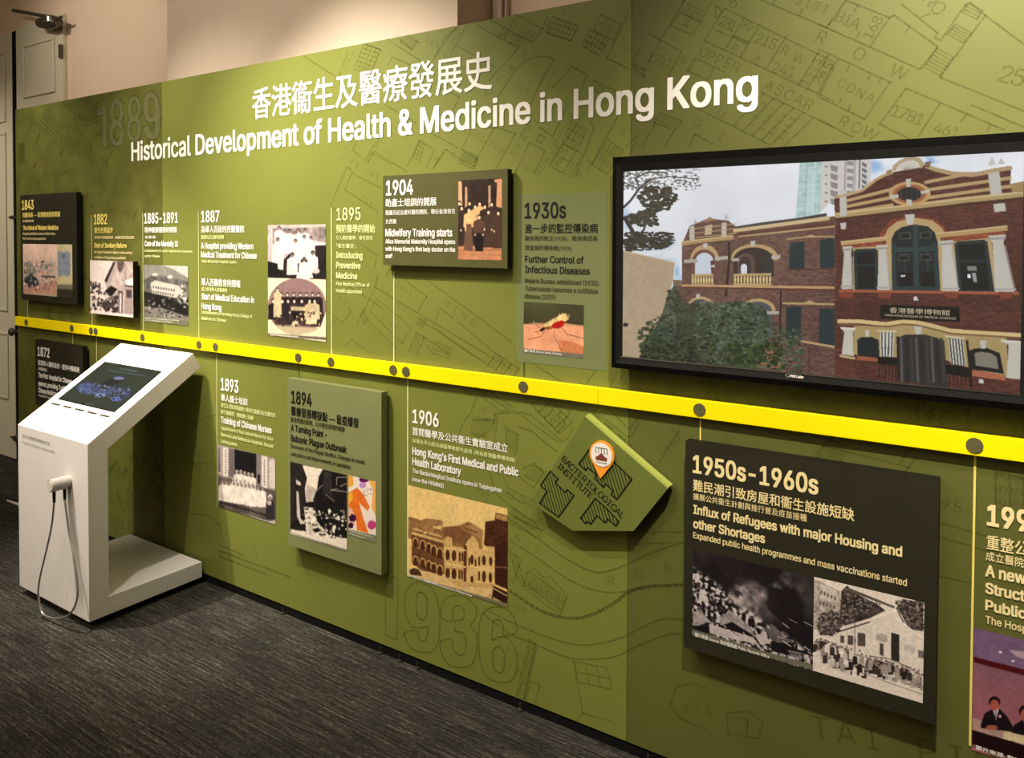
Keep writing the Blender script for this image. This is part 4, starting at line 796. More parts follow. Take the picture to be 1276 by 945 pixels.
p.person(618, 610, 50, (45, 40, 42), (150, 130, 122), (225, 215, 208), 4.6, 1.8); p.ell(610, 665, 24, 28, (190, 180, 172), jag=.3); p.poly([(60, 700), (200, 745), (600, 860), (670, 850), (670, 895), (60, 715)], (185, 176, 168)); p.build('photo_print', e, PRINT)

# credits at the foot of the wall
e = entry('faint dark lines of image credits printed low on the wall beside the kiosk', (273, 683)); g = MB()
for s, x0, t_, b_, x1 in (('圖片來源 Source of image', 272.6, 678, 681.2, 303), ('香港醫學博物館學會 Hong Kong Museum of Medical Sciences Society', 272.6, 684.6, 688, 361), ('政府新聞處 Information Services Dept', 272.6, 691.2, 694.6, 332)): text(g, s, x0, t_, b_, x1, -.002)
g.build('credit_lettering', M['line_dark'], e)

# 1894 ----------------------------------------------------------------
b = board('pale green raised 1894 plague board with street scene and orange bacteria print', (358.1, 471.7), (475.4, 489.2), (475.2, 716.2), (358.4, 679.7), T=.045, m='board_pale', side='board_pale'); yb = -.0462
letter(b, [(YR, 'k', .01, '1894', 362.8, 487, 502, 388.3), (CH, 'k', .010, '醫療發展轉捩點 — 鼠疫爆發', 362.8, 506, 517.6, 447), (CN, 'g', 0, '鼠疫桿菌的發現，公共衞生政策的轉變', 362.6, 519.4, 525.8, 429.5), (EH, 'k', .01, 'A Turning Point -', 362.4, 528.8, 536.8, 407.3), (EH, 'k', .01, 'Bubonic Plague Outbreak', 362.4, 541.6, 549.6, 431.7),
           (EN, 'g', 0, 'Discovery of the Plague Bacillus. Changes in health', 362.2, 553.4, 558, 454.6), (EN, 'g', 0, 'care policy and improvements in sanitation', 362.2, 562.6, 567.3, 437)], yb)
p = Pic((361.9, 576), (432.2, 591.8), (431.9, 687.2), (361.6, 666), yb, 150, (355, 570, 7.56), (25, 22, 22))
p.poly([(50, 45), (160, 75), (210, 200), (190, 330), (190, 480), (150, 560), (60, 640), (50, 600)], (40, 36, 34), noise=.5); p.poly([(165, 75), (360, 115), (320, 190), (305, 300), (270, 400), (200, 430), (190, 300), (210, 200)], (238, 226, 208)); p.poly([(205, 260), (300, 300), (280, 420), (200, 430)], (190, 178, 165), noise=.3)
p.poly([(110, 320), (130, 330), (150, 580), (190, 620), (150, 640), (115, 560)], (205, 195, 185)); p.poly([(105, 210), (150, 240), (155, 270), (110, 260)], (215, 205, 195)); p.poly([(360, 120), (585, 170), (585, 500), (380, 420), (280, 470), (270, 400), (340, 200)], (28, 25, 26), noise=.4)
for i in range(5): p.line([(375+i*14, 130+i*5), (370+i*18, 340+i*8)], .9, (120, 112, 106))
for P in ([(430, 310), (585, 330)], [(430, 315), (500, 300)], [(300, 320), (360, 260)], [(490, 190), (490, 270)], [(490, 195), (580, 190)], [(380, 350), (470, 420)], [(520, 280), (580, 250)]): p.line(P, 1.2, (190, 182, 172))
p.poly([(180, 470), (280, 480), (300, 600), (420, 740), (585, 770), (585, 880), (50, 720), (60, 680), (200, 700), (190, 560)], (225, 214, 200), noise=.25); p.blobs(80, (280, 500, 585, 760), 14, 16, [(235, 225, 215), (30, 26, 26), (30, 26, 26), (150, 140, 132)]); p.blobs(30, (180, 430, 300, 650), 14, 12, [(235, 225, 215), (120, 110, 104), (60, 52, 50)]); p.ell(420, 510, 12, 22, (245, 238, 228)); p.ell(505, 575, 16, 22, (242, 235, 226))
p.ell(235, 460, 22, 14, (20, 18, 18)); p.ell(300, 690, 34, 20, (25, 20, 20), jag=.3); p.poly([(100, 650), (190, 650), (200, 700), (90, 690)], (35, 30, 28)); p.poly([(450, 650), (480, 640), (470, 720), (445, 700)], (235, 228, 218)); p.poly([(60, 690), (300, 745), (585, 785), (585, 885), (50, 735)], (232, 222, 205)); p.poly([(50, 722), (583, 870), (583, 890), (50, 740)], (130, 130, 105), .9); p.line([(60, 715), (490, 850)], 1.2, (95, 92, 80))
p.build('photo_print', b, PRINT)
p = Pic((434.2, 592.5), (468.5, 600.4), (468.1, 677), (434.4, 667), yb, 90, (355, 570, 7.56), (232, 218, 205))
p.poly([(597, 170), (640, 180), (650, 260), (600, 290)], (235, 160, 60)); p.poly([(600, 340), (680, 290), (740, 350), (800, 470), (780, 510), (700, 430), (740, 580), (790, 720), (680, 690), (670, 560), (600, 470)], (226, 112, 38), noise=.12); p.poly([(780, 200), (858, 240), (858, 560), (820, 480), (830, 300)], (230, 165, 80)); p.poly([(600, 470), (640, 490), (660, 640), (605, 650)], (230, 175, 150)); p.poly([(598, 350), (640, 330), (640, 400), (600, 450)], (238, 190, 60), .8)
p.ell(745, 215, 44, 28, (88, 20, 80), jag=.15); p.ell(735, 265, 32, 30, (185, 140, 205)); p.ell(638, 575, 32, 36, (58, 12, 58), jag=.25); p.ell(622, 645, 26, 28, (52, 10, 52), jag=.2); p.ell(820, 640, 40, 42, (165, 15, 75), jag=.1); p.ell(820, 640, 46, 52, (215, 150, 190), .35); p.blobs(12, (745, 290, 815, 370), 6, 6, [(60, 50, 55)]); p.poly([(597, 680), (858, 738), (856, 815), (597, 740)], (118, 122, 95)); p.line([(608, 692), (820, 752)], 1.6, (210, 210, 185)); p.line([(608, 718), (745, 765)], 1.6, (205, 205, 180))
p.build('photo_print', b, PRINT)
e = entry('thin dark line between the yellow strip and the pale 1894 board', (373, 460)); conn(e, 0, False, bot=on_y(373, 474)[2], X=on_y(373, 462)[0], m='line_dark', wd=.003)

# 1906 ----------------------------------------------------------------
e = entry('white 1906 laboratory text above a sepia photo of an arcaded building', (514, 560)); conn(e, 0, False, bot=on_y(508.5, 717.5)[2], X=on_y(508.5, 600)[0], m='pale_ink', wd=.0045)
letter(e, [(YR, 'w', .01, '1906', 514, 510.2, 526.6, 546.7), (CH, 'w', .010, '首間醫學及公共衞生實驗室成立', 513.9, 531.9, 542, 633), (CN, 'p', 0, '坐落太平山區的細菌學檢驗所啟用 (現為香港醫學博物館)', 513.9, 546.2, 552.6, 642.5), (EH, 'w', .018, "Hong Kong's First Medical and Public", 513.9, 557.2, 566.2, 646.3),
           (EH, 'w', .018, 'Health Laboratory', 513.9, 570.2, 579.2, 574.6), (EN, 'w', .004, 'The Bacteriological Institute opens in Taipingshan', 513.9, 584, 589.2, 625.4), (EN, 'w', .004, '(now the HKMMS)', 513.9, 594.4, 599.4, 553)], -.002)
p = Pic((508.6, 604.9), (632.4, 633.8), (631.9, 755.8), (508, 718.5), -.002, 240, (500, 600, 5.907), (222, 190, 122))
p.a[:] = np.array([225, 192, 125])+np.linspace(0, 1, p.H)[:, None, None]*np.array([10, 6, 0]); p.grain(.03, 5, 9)
BR = (74, 42, 22); TAN = (205, 168, 105); LT = (225, 192, 130)
p.poly([(45, 260), (150, 290), (190, 275), (300, 290), (300, 340), (420, 330), (500, 300), (600, 360), (600, 560), (45, 420)], (140, 100, 60), noise=.35); p.poly([(620, 300), (690, 290), (695, 235), (785, 255), (785, 560), (610, 470)], (72, 40, 24), noise=.45); p.poly([(695, 240), (785, 262), (785, 300), (700, 280)], (170, 130, 80), noise=.2)
p.poly([(460, 340), (530, 315), (605, 365), (600, 440), (540, 400)], (165, 125, 78), noise=.1); p.line([(460, 342), (560, 380)], 2, BR)
p.poly([(300, 370), (360, 335), (430, 340), (530, 420), (530, 480), (330, 440)], (120, 80, 52), noise=.12); p.poly([(160, 280), (310, 300), (300, 350), (220, 345)], (150, 112, 70), noise=.3); p.poly([(230, 335), (300, 330), (300, 360), (240, 350)], (215, 180, 120))
p.poly([(78, 370), (310, 440), (320, 690), (150, 660), (78, 600)], (105, 68, 42), noise=.2); p.poly([(78, 372), (320, 440), (320, 462), (78, 392)], TAN, noise=.2); p.line([(82, 475), (318, 560)], 3.5, (185, 145, 90)); p.line([(85, 350), (300, 410)], 4, TAN); p.blobs(26, (85, 330, 310, 420), 8, 9, [TAN, LT, (90, 60, 38)], lambda x, y: abs(y-(345+(x-85)*.28)) < 22)
for i, x in enumerate((105, 158, 203, 240, 285)):
    k_ = 1+i*.06
    for dy, hh in ((435+i*20, 60), (570+i*18, 70)):
        p.ell(x, dy+10, 21*k_, 30*k_, TAN, 1, 16); p.ell(x, dy+14, 15*k_, 25*k_, BR, 1, 12); p.poly([(x-15*k_, dy+14), (x+15*k_, dy+18), (x+15*k_, dy+58), (x-15*k_, dy+52)], BR)
p.poly([(318, 470), (465, 490), (475, 490), (475, 745), (318, 700)], (200, 162, 102), noise=.08); p.poly([(475, 470), (490, 440), (520, 410), (545, 415), (570, 460), (575, 500), (640, 510), (680, 515), (685, 750), (478, 740)], (212, 175, 112), noise=.08); p.poly([(320, 420), (345, 405), (375, 420), (378, 480), (320, 470)], TAN, noise=.15); p.poly([(640, 480), (688, 485), (690, 560), (640, 545)], TAN, noise=.15); p.poly([(462, 470), (485, 480), (480, 745), (460, 740)], (92, 45, 25)); p.ell(525, 425, 12, 22, TAN)
for x, y, rx, ry in ((343, 545, 16, 42), (390, 550, 18, 42), (343, 680, 17, 44), (390, 685, 19, 46), (610, 585, 15, 38), (660, 592, 13, 36), (610, 705, 15, 44), (658, 712, 13, 40), (522, 580, 13, 38)):
    p.ell(x, y, rx*1.35, ry*1.2, LT, 1, 16); p.ell(x, y, rx, ry, BR, 1, 14)
for x, y in ((432, 560), (452, 560), (430, 690), (448, 690), (502, 600), (548, 610), (575, 590), (575, 700)): p.poly([(x-6, y-35), (x+6, y-33), (x+6, y+33), (x-6, y+30)], BR)
p.line([(320, 605), (480, 635)], 3.5, LT); p.line([(485, 625), (690, 660)], 3, LT); p.line([(320, 490), (480, 512)], 2.5, LT); p.poly([(512, 700), (532, 702), (532, 752), (512, 750)], BR); p.line([(320, 640), (470, 660)], 1.5, (150, 110, 66))
p.poly([(45, 640), (150, 660), (320, 705), (480, 745), (680, 760), (785, 900), (785, 925), (45, 705)], (215, 182, 125), noise=.06); p.poly([(320, 715), (480, 745), (690, 758), (680, 790), (420, 775)], (195, 158, 98)); p.poly([(60, 660), (90, 640), (130, 650), (155, 700), (70, 690)], (70, 45, 28), noise=.4); p.poly([(690, 470), (785, 440), (785, 800), (690, 760)], (58, 30, 20), noise=.35); p.line([(690, 632), (785, 640)], 1.5, (150, 110, 75)); p.poly([(680, 770), (785, 820), (785, 915), (670, 850)], (50, 25, 18)); p.line([(680, 790), (785, 850)], 2.5, TAN); p.blobs(10, (635, 840, 690, 870), 6, 6, [BR])
p.poly([(45, 690), (785, 905), (785, 930), (45, 708)], (112, 108, 78)); p.build('photo_print', e, PRINT)
g = MB(); text(g, '圖片來源 Source: 香港醫學博物館 Hong Kong Museum of Medical Sciences', 509.5, 715.6, 719.2, 588, -.0026, .01); g.build('caption_lettering', M['white_ink'], e)

# ------------------------------------------------------------------ site plaque
T = .045; YP = -T
V = [on_y(x, y, YP) for x, y in ((728.6, 519.6), (831.8, 609.2), (789.5, 662), (713.3, 661.6), (660.6, 625.8))]
pq = empty('site_plaque', (V[4][0], -.012, V[3][2]), 'five-sided green plaque with hatched building plans and an orange map pin', 'plaque')
g = MB(); pl_ = [(v[0], v[2]) for v in V]; g.prism(pl_, YP, -.012, M['plaque'], M['plaque'])
o = g.build('board', M['plaque'], pq)
# upper edge, light on it painted in as a paler lime strip
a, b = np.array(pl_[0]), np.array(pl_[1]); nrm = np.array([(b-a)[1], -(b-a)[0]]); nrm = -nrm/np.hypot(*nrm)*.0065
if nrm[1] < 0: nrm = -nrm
MB().prism([tuple(a), tuple(b), tuple(b+nrm), tuple(a+nrm)], YP+.004, -.012, M['lime']).build('lit_edge', M['lime'], pq)
MB().box((V[4][0]+V[3][0])/2+.06, V[2][0]-.03, -.012, -.001, V[2][2]+.03, V[2][2]+.12).build('spacer', M['black_edge'], pq)
PC = (655, 510, 5.908)
def WP(P): q = on_y_arr([(PC[0]+a_/PC[2], PC[1]+b_/PC[2]) for a_, b_ in P], YP); return [(v[0], v[2]) for v in q]
def clip_hatch(mb, poly, step, ang, wd, y):
    P = np.array(poly); d = np.array([math.cos(ang), math.sin(ang)]); n_ = np.array([-d[1], d[0]])
    lo, hi = (P@n_).min(), (P@n_).max(); k_ = lo+step*.6
    while k_ < hi:
        xs = []
        for a_, b_ in zip(P, np.roll(P, -1, 0)):
            fa, fb = a_@n_-k_, b_@n_-k_
            if (fa > 0) != (fb > 0): t_ = fa/(fa-fb); xs.append((a_+(b_-a_)*t_)@d)
        xs.sort()
        for a_, b_ in zip(xs[::2], xs[1::2]): mb.ribbon([n_*k_+d*a_, n_*k_+d*b_], wd, y)
        k_ += step
SH = [[(503, 250), (392, 402), (442, 450), (460, 432), (522, 482), (508, 508), (572, 575), (590, 552), (645, 600), (632, 630), (672, 665), (783, 515), (655, 392), (600, 330)],
      [(182, 456), (240, 512), (220, 540), (292, 612), (308, 592), (356, 636), (244, 795), (104, 692), (158, 604), (110, 560)],
      [(514, 656), (600, 735), (688, 826), (664, 860), (605, 808), (588, 838), (528, 785), (480, 845), (455, 828), (440, 842), (405, 802)]]
g = MB()
for P in SH:
    w_ = WP(P); g.ribbon(w_, .0042, YP-.0012, None, True); clip_hatch(g, w_, .0108, math.radians(-70), .0026, YP-.0010)
g.build('building_plan', M['black_ink'], pq)
g = MB()
for s, p0, p1, hh in (('BACTERIOLOGICAL', (285, 370), (712, 782), .040), ('INSTITUTE', (252, 418), (475, 635), .040)):
    a, b = [np.array(v) for v in WP([p0, p1])]; ang = math.atan2((b-a)[1], (b-a)[0])
    for i, ch in enumerate(s):
        q = a+(b-a)*i/(len(s)-1); text_at(g, ch, q[0], q[1], hh, ang, YP-.0012)
g.build('plaque_lettering', M['black_ink'], pq)
c0 = np.array(WP([(567, 333)])[0]); R1 = (WP([(658, 333)])[0][0]-WP([(476, 333)])[0][0])/2; tip = np.array(WP([(558, 508)])[0])
cir = [(c0[0]+R1*math.cos(t_), c0[1]+R1*math.sin(t_)) for t_ in np.radians(np.linspace(-35, 215, 30))]
MB().prism([tuple(tip)]+cir, YP-.007, YP-.0003, M['orange']).build('map_pin', M['orange'], pq)
MB().prism([(c0[0]+R1*.86*math.cos(t_), c0[1]+R1*.86*math.sin(t_)) for t_ in np.radians(np.linspace(0, 348, 30))], YP-.0085, YP-.0068, M['pinwhite']).build('pin_face', M['pinwhite'], pq)
g = MB(); yy = YP-.0092
w_ = R1*.45; cx, cz = c0
g.add([(cx-w_, yy, cz-.14*R1), (cx+w_, yy, cz-.14*R1), (cx+w_, yy, cz-.42*R1+.0), (cx-w_, yy, cz-.42*R1)], [(0, 3, 2, 1)])
g.add([(cx-w_*.7, yy, cz-.14*R1), (cx+w_*.7, yy, cz-.14*R1), (cx, yy, cz+.15*R1)], [(0, 1, 2)]); g.build('pin_building', M['maroon'], pq)
g = MB()
for i in range(5):
    x = cx-w_+w_*2*i/4; g.ribbon([(x, cz+.1*R1), (x, cz+.52*R1)], .002, yy)
g.ribbon([(cx-w_, cz+.5*R1), (cx+w_, cz+.5*R1)], .0018, yy); g.build('pin_building_roofline', M['grey_ink'], pq); g = MB(); v, f = glyphs1('香港醫學博物館'); k_ = 2*w_/(v[:, 0].max()-v[:, 0].min()); g.add([(cx-w_+q[0]*k_, yy, cz-.62*R1+q[1]*k_) for q in v], f)
g.build('pin_lettering', M['grey_ink'], pq)

# ------------------------------------------------------------------ 1950s-1960s board
b = board('large dark raised 1950s-1960s board with two monochrome refugee photos', (853, 550.5), (1167.6, 596.5), (1168, 904.5), (853.2, 807), T=.045)
yb = -.0462
letter(b, [(YR, 'c', .015, '1950s-1960s', 863.2, 567.2, 588.6, 1020), (CH, 'c', .010, '難民潮引致房屋和衞生設施短缺', 863.6, 597.3, 611.8, 1065), (CN, 'c', 0, '擴展公共衞生計劃與推行普及疫苗接種', 863.6, 614, 622.6, 1005.7), (EH, 'c', .018, 'Influx of Refugees with major Housing and', 863.8, 629.2, 640, 1125),
           (EH, 'c', .018, 'other Shortages', 863.8, 646.8, 657.6, 953.6), (EN, 'c', .004, 'Expanded public health programmes and mass vaccinations started', 863.8, 663, 670.4, 1131)], yb)
C5 = (855, 680, 4.184)
p = Pic((862.9, 684.8), (1013.6, 719.4), (1013.3, 836), (863.2, 792.3), yb, 300, C5, (30, 26, 28))
n1 = fbm(p.H, p.W, 5, 6, 21); n2 = fbm(p.H, p.W, 9, 5, 22)
gx = np.linspace(0, 1, p.W)[None]; gy = np.linspace(0, 1, p.H)[:, None]
sm = np.clip((n1-.47)*4, 0, 1)*np.exp(-((gx-.72)**2/.05+(gy-.28)**2/.07)) + np.clip((n2-.45)*4, 0, 1)*np.exp(-((gx-.42)**2/.03+(gy-.42)**2/.03))*.9+.25*np.clip((n1-.4)*2, 0, 1)*np.exp(-((gx-.1)**2/.03+(gy-.15)**2/.1))
p.a = np.array([28, 24, 26])+sm[..., None]*np.array([170, 160, 160])
n3 = fbm(p.H, p.W, 40, 3, 23); edge = .18+gx*.62+.08*(n1-.5)
lo = np.clip((gy-edge)*14, 0, 1)*np.clip((n3-.42)*6, 0, 1); p.a = p.a*(1-lo[..., None])+np.array([205, 195, 195])*lo[..., None]
dk = np.clip((gy-edge-.04)*10, 0, 1)*np.clip((.46-n3)*8, 0, 1); p.a = p.a*(1-dk[..., None])+np.array([25, 20, 22])*dk[..., None]
p.poly([(175, 390), (225, 335), (340, 430), (360, 480), (290, 440), (240, 400), (180, 420)], (150, 140, 140), noise=.25); p.poly([(180, 420), (240, 400), (350, 470), (340, 480), (190, 440)], (25, 20, 22)); p.poly([(120, 410), (350, 480), (380, 520), (125, 460)], (185, 176, 176), noise=.1); p.poly([(35, 350), (80, 340), (120, 400), (40, 430)], (150, 142, 142), noise=.3); p.poly([(35, 420), (120, 420), (125, 460), (36, 440)], (25, 22, 22)); p.poly([(360, 470), (400, 460), (440, 510), (390, 520)], (190, 180, 180), noise=.2)
p.poly([(400, 430), (460, 420), (500, 460), (560, 510), (450, 500)], (95, 88, 90), noise=.3); p.poly([(440, 500), (560, 515), (590, 590), (450, 550)], (25, 20, 22)); p.poly([(530, 545), (600, 560), (600, 590), (545, 580)], (120, 112, 112)); 
for i in range(30): x = random.uniform(40, 640); y = 430+x*.18+random.uniform(-150, 40); p.line([(x, y), (x+random.uniform(15, 50), y+random.uniform(5, 30))], random.uniform(1, 2.5), random.choice([(215, 205, 205), (30, 25, 27), (170, 160, 160)]))
p.poly([(35, 438), (430, 560), (661, 622), (661, 652), (35, 472)], (108, 106, 92)); p.build('photo_print', b, PRINT)
g = MB(); text(g, '圖片來源 Source: 政府檔案處 Public Records Office', 866, 788.2, 793.5, 959, yb-.0006, .01); g.build('caption_lettering', M['white_ink'], b)
p = Pic((1014, 719.4), (1150.9, 750.5), (1150.9, 877.2), (1013.3, 836), yb, 280, C5, (225, 214, 204))
p.poly([(665, 175), (700, 190), (800, 240), (820, 400), (790, 450), (665, 440)], (170, 160, 152), noise=.35); p.poly([(700, 200), (790, 240), (790, 300), (700, 280)], (205, 196, 188), noise=.1)
for i in range(5): p.ell(705+i*18, 245+i*8, 6, 12, (110, 100, 96)); p.ell(700+i*18, 300+i*6, 6, 12, (110, 100, 96))
p.poly([(810, 240), (840, 210), (870, 240), (900, 260), (1000, 310), (1040, 340), (960, 380), (830, 420), (800, 400)], (70, 60, 58), noise=.6, ns=10); p.poly([(810, 235), (850, 222), (1090, 320), (1085, 330), (850, 240)], (95, 85, 80)); p.poly([(1095, 330), (1130, 280), (1238, 300), (1238, 450), (1180, 440), (1130, 400)], (85, 75, 72), noise=.6, ns=10); p.poly([(680, 420), (760, 330), (820, 420), (760, 470), (700, 470)], (90, 80, 76), noise=.6)
p.poly([(785, 455), (960, 395), (960, 380), (1000, 370), (1060, 345), (1120, 400), (1160, 430), (1230, 490), (1235, 690), (960, 600), (790, 490)], (222, 212, 202), noise=.04); p.line([(785, 455), (960, 400)], 3, (45, 38, 36)); p.line([(960, 385), (1000, 372), (1060, 350), (1120, 400), (1230, 480)], 2, (245, 238, 230)); p.line([(1070, 345), (1110, 340), (1150, 420), (1235, 490)], 2.5, (240, 232, 225)); p.line([(885, 420), (880, 540)], 2, (60, 50, 48))
for x, y, w2, h2 in ((815, 490, 10, 22), (858, 495, 14, 26), (915, 492, 20, 36)): p.poly([(x-w2, y-h2), (x+w2, y-h2+4), (x+w2, y+h2), (x-w2, y+h2-4)], (85, 75, 72)); p.line([(x, y-h2), (x, y+h2)], 1.5, (200, 190, 182))
p.poly([(988, 455), (1050, 470), (1048, 510), (990, 495)], (175, 165, 158), noise=.3); p.poly([(1010, 510), (1030, 515), (1030, 580), (1010, 570)], (80, 70, 68)); p.poly([(1070, 455), (1112, 468), (1112, 610), (1070, 595)], (50, 42, 42)); p.person(1090, 530, 18, (190, 180, 172), h=4); p.poly([(1140, 515), (1195, 530), (1190, 565), (1140, 550)], (195, 186, 178), noise=.2); p.poly([(1210, 545), (1238, 552), (1238, 590), (1212, 585)], (120, 110, 106)); p.line([(960, 580), (1050, 590), (1160, 635)], 2, (70, 60, 58))
for bx, n_ in (((815, 250, 1030, 400), 420), ((1095, 290, 1236, 440), 300), ((690, 350, 800, 470), 160)): p.blobs(n_, bx, 9, 7, [(52, 44, 42), (95, 84, 80), (150, 140, 134), (38, 32, 32)], (lambda x, y: y < 300+(1030-x)*.55 and y > 240+(x-815)*.35) if bx[0] == 815 else ((lambda x, y: y < 330+(x-1095)*.9) if bx[0] == 1095 else None))
p.poly([(785, 455), (960, 395), (960, 380), (1000, 370), (1060, 345), (1080, 360), (1080, 450), (785, 500)], (222, 212, 202), noise=.04); p.poly([(1070, 455), (1112, 468), (1112, 610), (1070, 595)], (50, 42, 42)); p.line([(785, 455), (960, 400)], 3, (45, 38, 36)); p.line([(960, 385), (1000, 372), (1060, 350)], 2, (245, 238, 230))
for x, y, w2, h2 in ((815, 490, 10, 20), (858, 495, 14, 26), (915, 492, 20, 36)): p.poly([(x-w2, y-h2), (x+w2, y-h2+4), (x+w2, y+h2), (x-w2, y+h2-4)], (85, 75, 72))
p.line([(880, 400), (880, 560)], 1.5, (70, 60, 58)); p.poly([(663, 480), (800, 560), (960, 600), (1236, 690), (1238, 825), (661, 650)], (225, 214, 205)); 
for i in range(230):
    x = random.uniform(668, 1235); z0_ = 520+(x-668)*.30; y = z0_+random.uniform(-40, 50)*(1.0 if x < 930 else .5)+(0 if x < 930 else -6)
    p.person(x, y, 11, random.choice([(60, 50, 48), (225, 216, 208), (160, 150, 144), (40, 34, 34), (200, 190, 184)]), (200, 180, 168), (30, 26, 26), 4.5, 2.2)
p.line([(900, 660), (1236, 780)], 1.2, (70, 60, 58)); p.poly([(661, 625), (800, 660), (1000, 715), (1236, 790), (1238, 825), (661, 652)], (228, 217, 207)); p.build('photo_print', b, PRINT)
e = entry('short yellowish line between the yellow strip and the 1950s-1960s board', (873, 530)); conn(e, 0, False, bot=on_y(873, 552)[2], X=on_y(873, 535)[0], m='yellow_ink', wd=.0045)

# ------------------------------------------------------------------ 1990s (cut by the frame)
e = entry('golden 1990s healthcare text and conference photo at the right edge', (1228, 700)); conn(e, 0, False, bot=on_y(1211, 930)[2], X=on_y(1213, 690)[0], m='yellow_ink', wd=.005)
letter(e, [(YR, 'c', .02, '1990s', 1229.5, 629, 654, 1320), (CH, 'c', .010, '重整公共醫療架構', 1229, 666, 684.5, 1378), (CN, 'c', .004, '成立醫院管理局', 1228.3, 686.8, 698.6, 1313), (EH, 'c', .02, 'A new', 1227.6, 703.8, 717.8, 1279), (EH, 'c', .02, 'Structure', 1227.6, 726, 739, 1305), (EH, 'c', .02, 'Public', 1227.6, 747.4, 760, 1279), (EN, 'c', .004, 'The Hospital', 1227.8, 767.4, 776.6, 1298)], -.002)
p = Pic((1213.3, 784.4), (1420, 830), (1420, 1010), (1211, 927), -.002, 260, (1205, 780, 5.73), (120, 78, 82))
p.a[:] = np.linspace(0, 1, p.H)[:, None, None]*np.array([60, 20, 15])+np.array([108, 78, 92]); p.grain(.05, 6, 4)
p.poly([(48, 25), (1300, 300), (1300, 560), (48, 240)], (112, 88, 118), noise=.1); p.poly([(300, 175), (420, 190), (420, 240), (360, 225)], (175, 150, 165)); p.poly([(48, 225), (1300, 540), (1300, 600), (48, 262)], (72, 14, 20))
for x, y in ((240, 192), (330, 255)): p.ell(x, y, 13, 7, (235, 225, 230))
p.poly([(40, 660), (110, 680), (380, 740), (1200, 900), (1200, 1150), (40, 750)], (170, 140, 130), noise=.06)
def suit(x, y, k_):
    p.poly([(x-100*k_, y+160*k_), (x-70*k_, y+70*k_), (x-20*k_, y+40*k_), (x+40*k_, y+40*k_), (x+90*k_, y+90*k_), (x+135*k_, y+170*k_), (x+130*k_, y+200*k_), (x-90*k_, y+175*k_)], (22, 14, 18)); p.poly([(x-15*k_, y+30*k_), (x+32*k_, y+30*k_), (x+10*k_, y+120*k_)], (215, 200, 200)); p.line([(x+8*k_, y+45*k_), (x+8*k_, y+105*k_)], 1.5, (60, 40, 60))
    p.ell(x, y-12*k_, 42*k_, 42*k_, (26, 12, 14)); p.ell(x, y+10*k_, 33*k_, 40*k_, (165, 82, 70)); p.ell(x-20*k_, y+170*k_, 45*k_, 18*k_, (160, 85, 72)); p.ell(x+40*k_, y+90*k_, 10*k_, 12*k_, (210, 170, 170))
suit(198, 560, 1); suit(420, 630, 1.15)
p.poly([(265, 755), (700, 850), (700, 920), (260, 812)], (205, 190, 150)); p.poly([(40, 745), (1300, 1130), (1300, 1400), (38, 850)], (30, 8, 12)); p.poly([(38, 845), (1300, 1300), (1300, 1400), (38, 870)], (105, 80, 70)); p.build('photo_print', e, PRINT)
g = MB(); text(g, '圖片來源: 醫院管理局', 1216, 928.5, 934, 1300, -.0026, .01); g.build('caption_lettering', M['white_ink'], e)

# ------------------------------------------------------------------ television
TT = .055
p0, p1 = on_y(763.9, 197.2, -TT), on_y(761.7, 458.8, -TT)
s0, s1 = on_y(777, 214.7, -TT+.006), on_y(775.9, 446.4, -TT+.006); r0, r1 = on_y(1275, 188.2, -TT+.006), on_y(1272.3, 488.6, -TT+.006)
sx0, sx1 = (s0[0]+s1[0])/2, (r0[0]+r1[0])/2; sz1, sz0 = (s0[2]+r0[2])/2, (s1[2]+r1[2])/2
ox0 = (p0[0]+p1[0])/2; ox1 = sx1+(sx0-ox0); oz1 = (p0[2]+on_y(1216, 166.8, -TT)[2])/2; oz0 = (p1[2]+on_y(1196, 502.9, -TT)[2])/2
tv = empty('television', ((ox0+ox1)/2, -.001, oz0), 'large black wall-mounted television showing a red brick colonial building', 'television')
MB().box(ox0+.01, ox1-.01, -.03, -.001, oz0+.01, oz1-.01).build('housing', M['black'], tv, bevel=.004)
def frame(a0, a1, c0, c1, i0, i1, j0, j1, y0, y1, y2):
    g = MB(); o = [(a0, c0), (a1, c0), (a1, c1), (a0, c1)]; i = [(i0, j0), (i1, j0), (i1, j1), (i0, j1)]
    vs = [(x, y2, z) for x, z in o]+[(x, y0, z) for x, z in o]+[(x, y1, z) for x, z in i]+[(x, y2, z) for x, z in i]; fs = []
    for r_ in range(3):
        for q_ in range(4): fs.append((r_*4+q_, r_*4+(q_+1) % 4, r_*4+4+(q_+1) % 4, r_*4+4+q_))
    return g.add(vs, fs)
m1, m2, m3 = .0, .0, .0
mx0, mx1, mz0, mz1 = sx0-(sx0-ox0)*.62, sx1+(sx0-ox0)*.62, sz0-(sz0-oz0)*.58, sz1+(oz1-sz1)*.52
frame(ox0, ox1, oz0, oz1, mx0, mx1, mz0, mz1, -TT, -TT, -.03).build('outer_frame', M['bezel_out'], tv)
frame(mx0, mx1, mz0, mz1, sx0, sx1, sz0, sz1, -TT-.001, -TT+.004, -.04).build('bezel', M['bezel'], tv)
g = MB(); g.ribbon([(sx0-.004, sz0-.001), (sx1, sz0-.001)], .0022, -TT-.0002); g.build('silver_trim', M['silver'], tv)
g = MB(); text(g, 'PHI Labs', 984.6, 467, 470.3, 1001.2, -TT-.0016, .04); lq = on_y(981.4, 468.3, -TT-.0016); g.ribbon([(lq[0]+.0042*math.cos(t_), lq[2]+.0042*math.sin(t_)) for t_ in np.linspace(0, 2*math.pi, 13)], .003, -TT-.0016); g.build('maker_lettering', M['pinwhite'], tv)
TC = (740, 160, 2.3806)
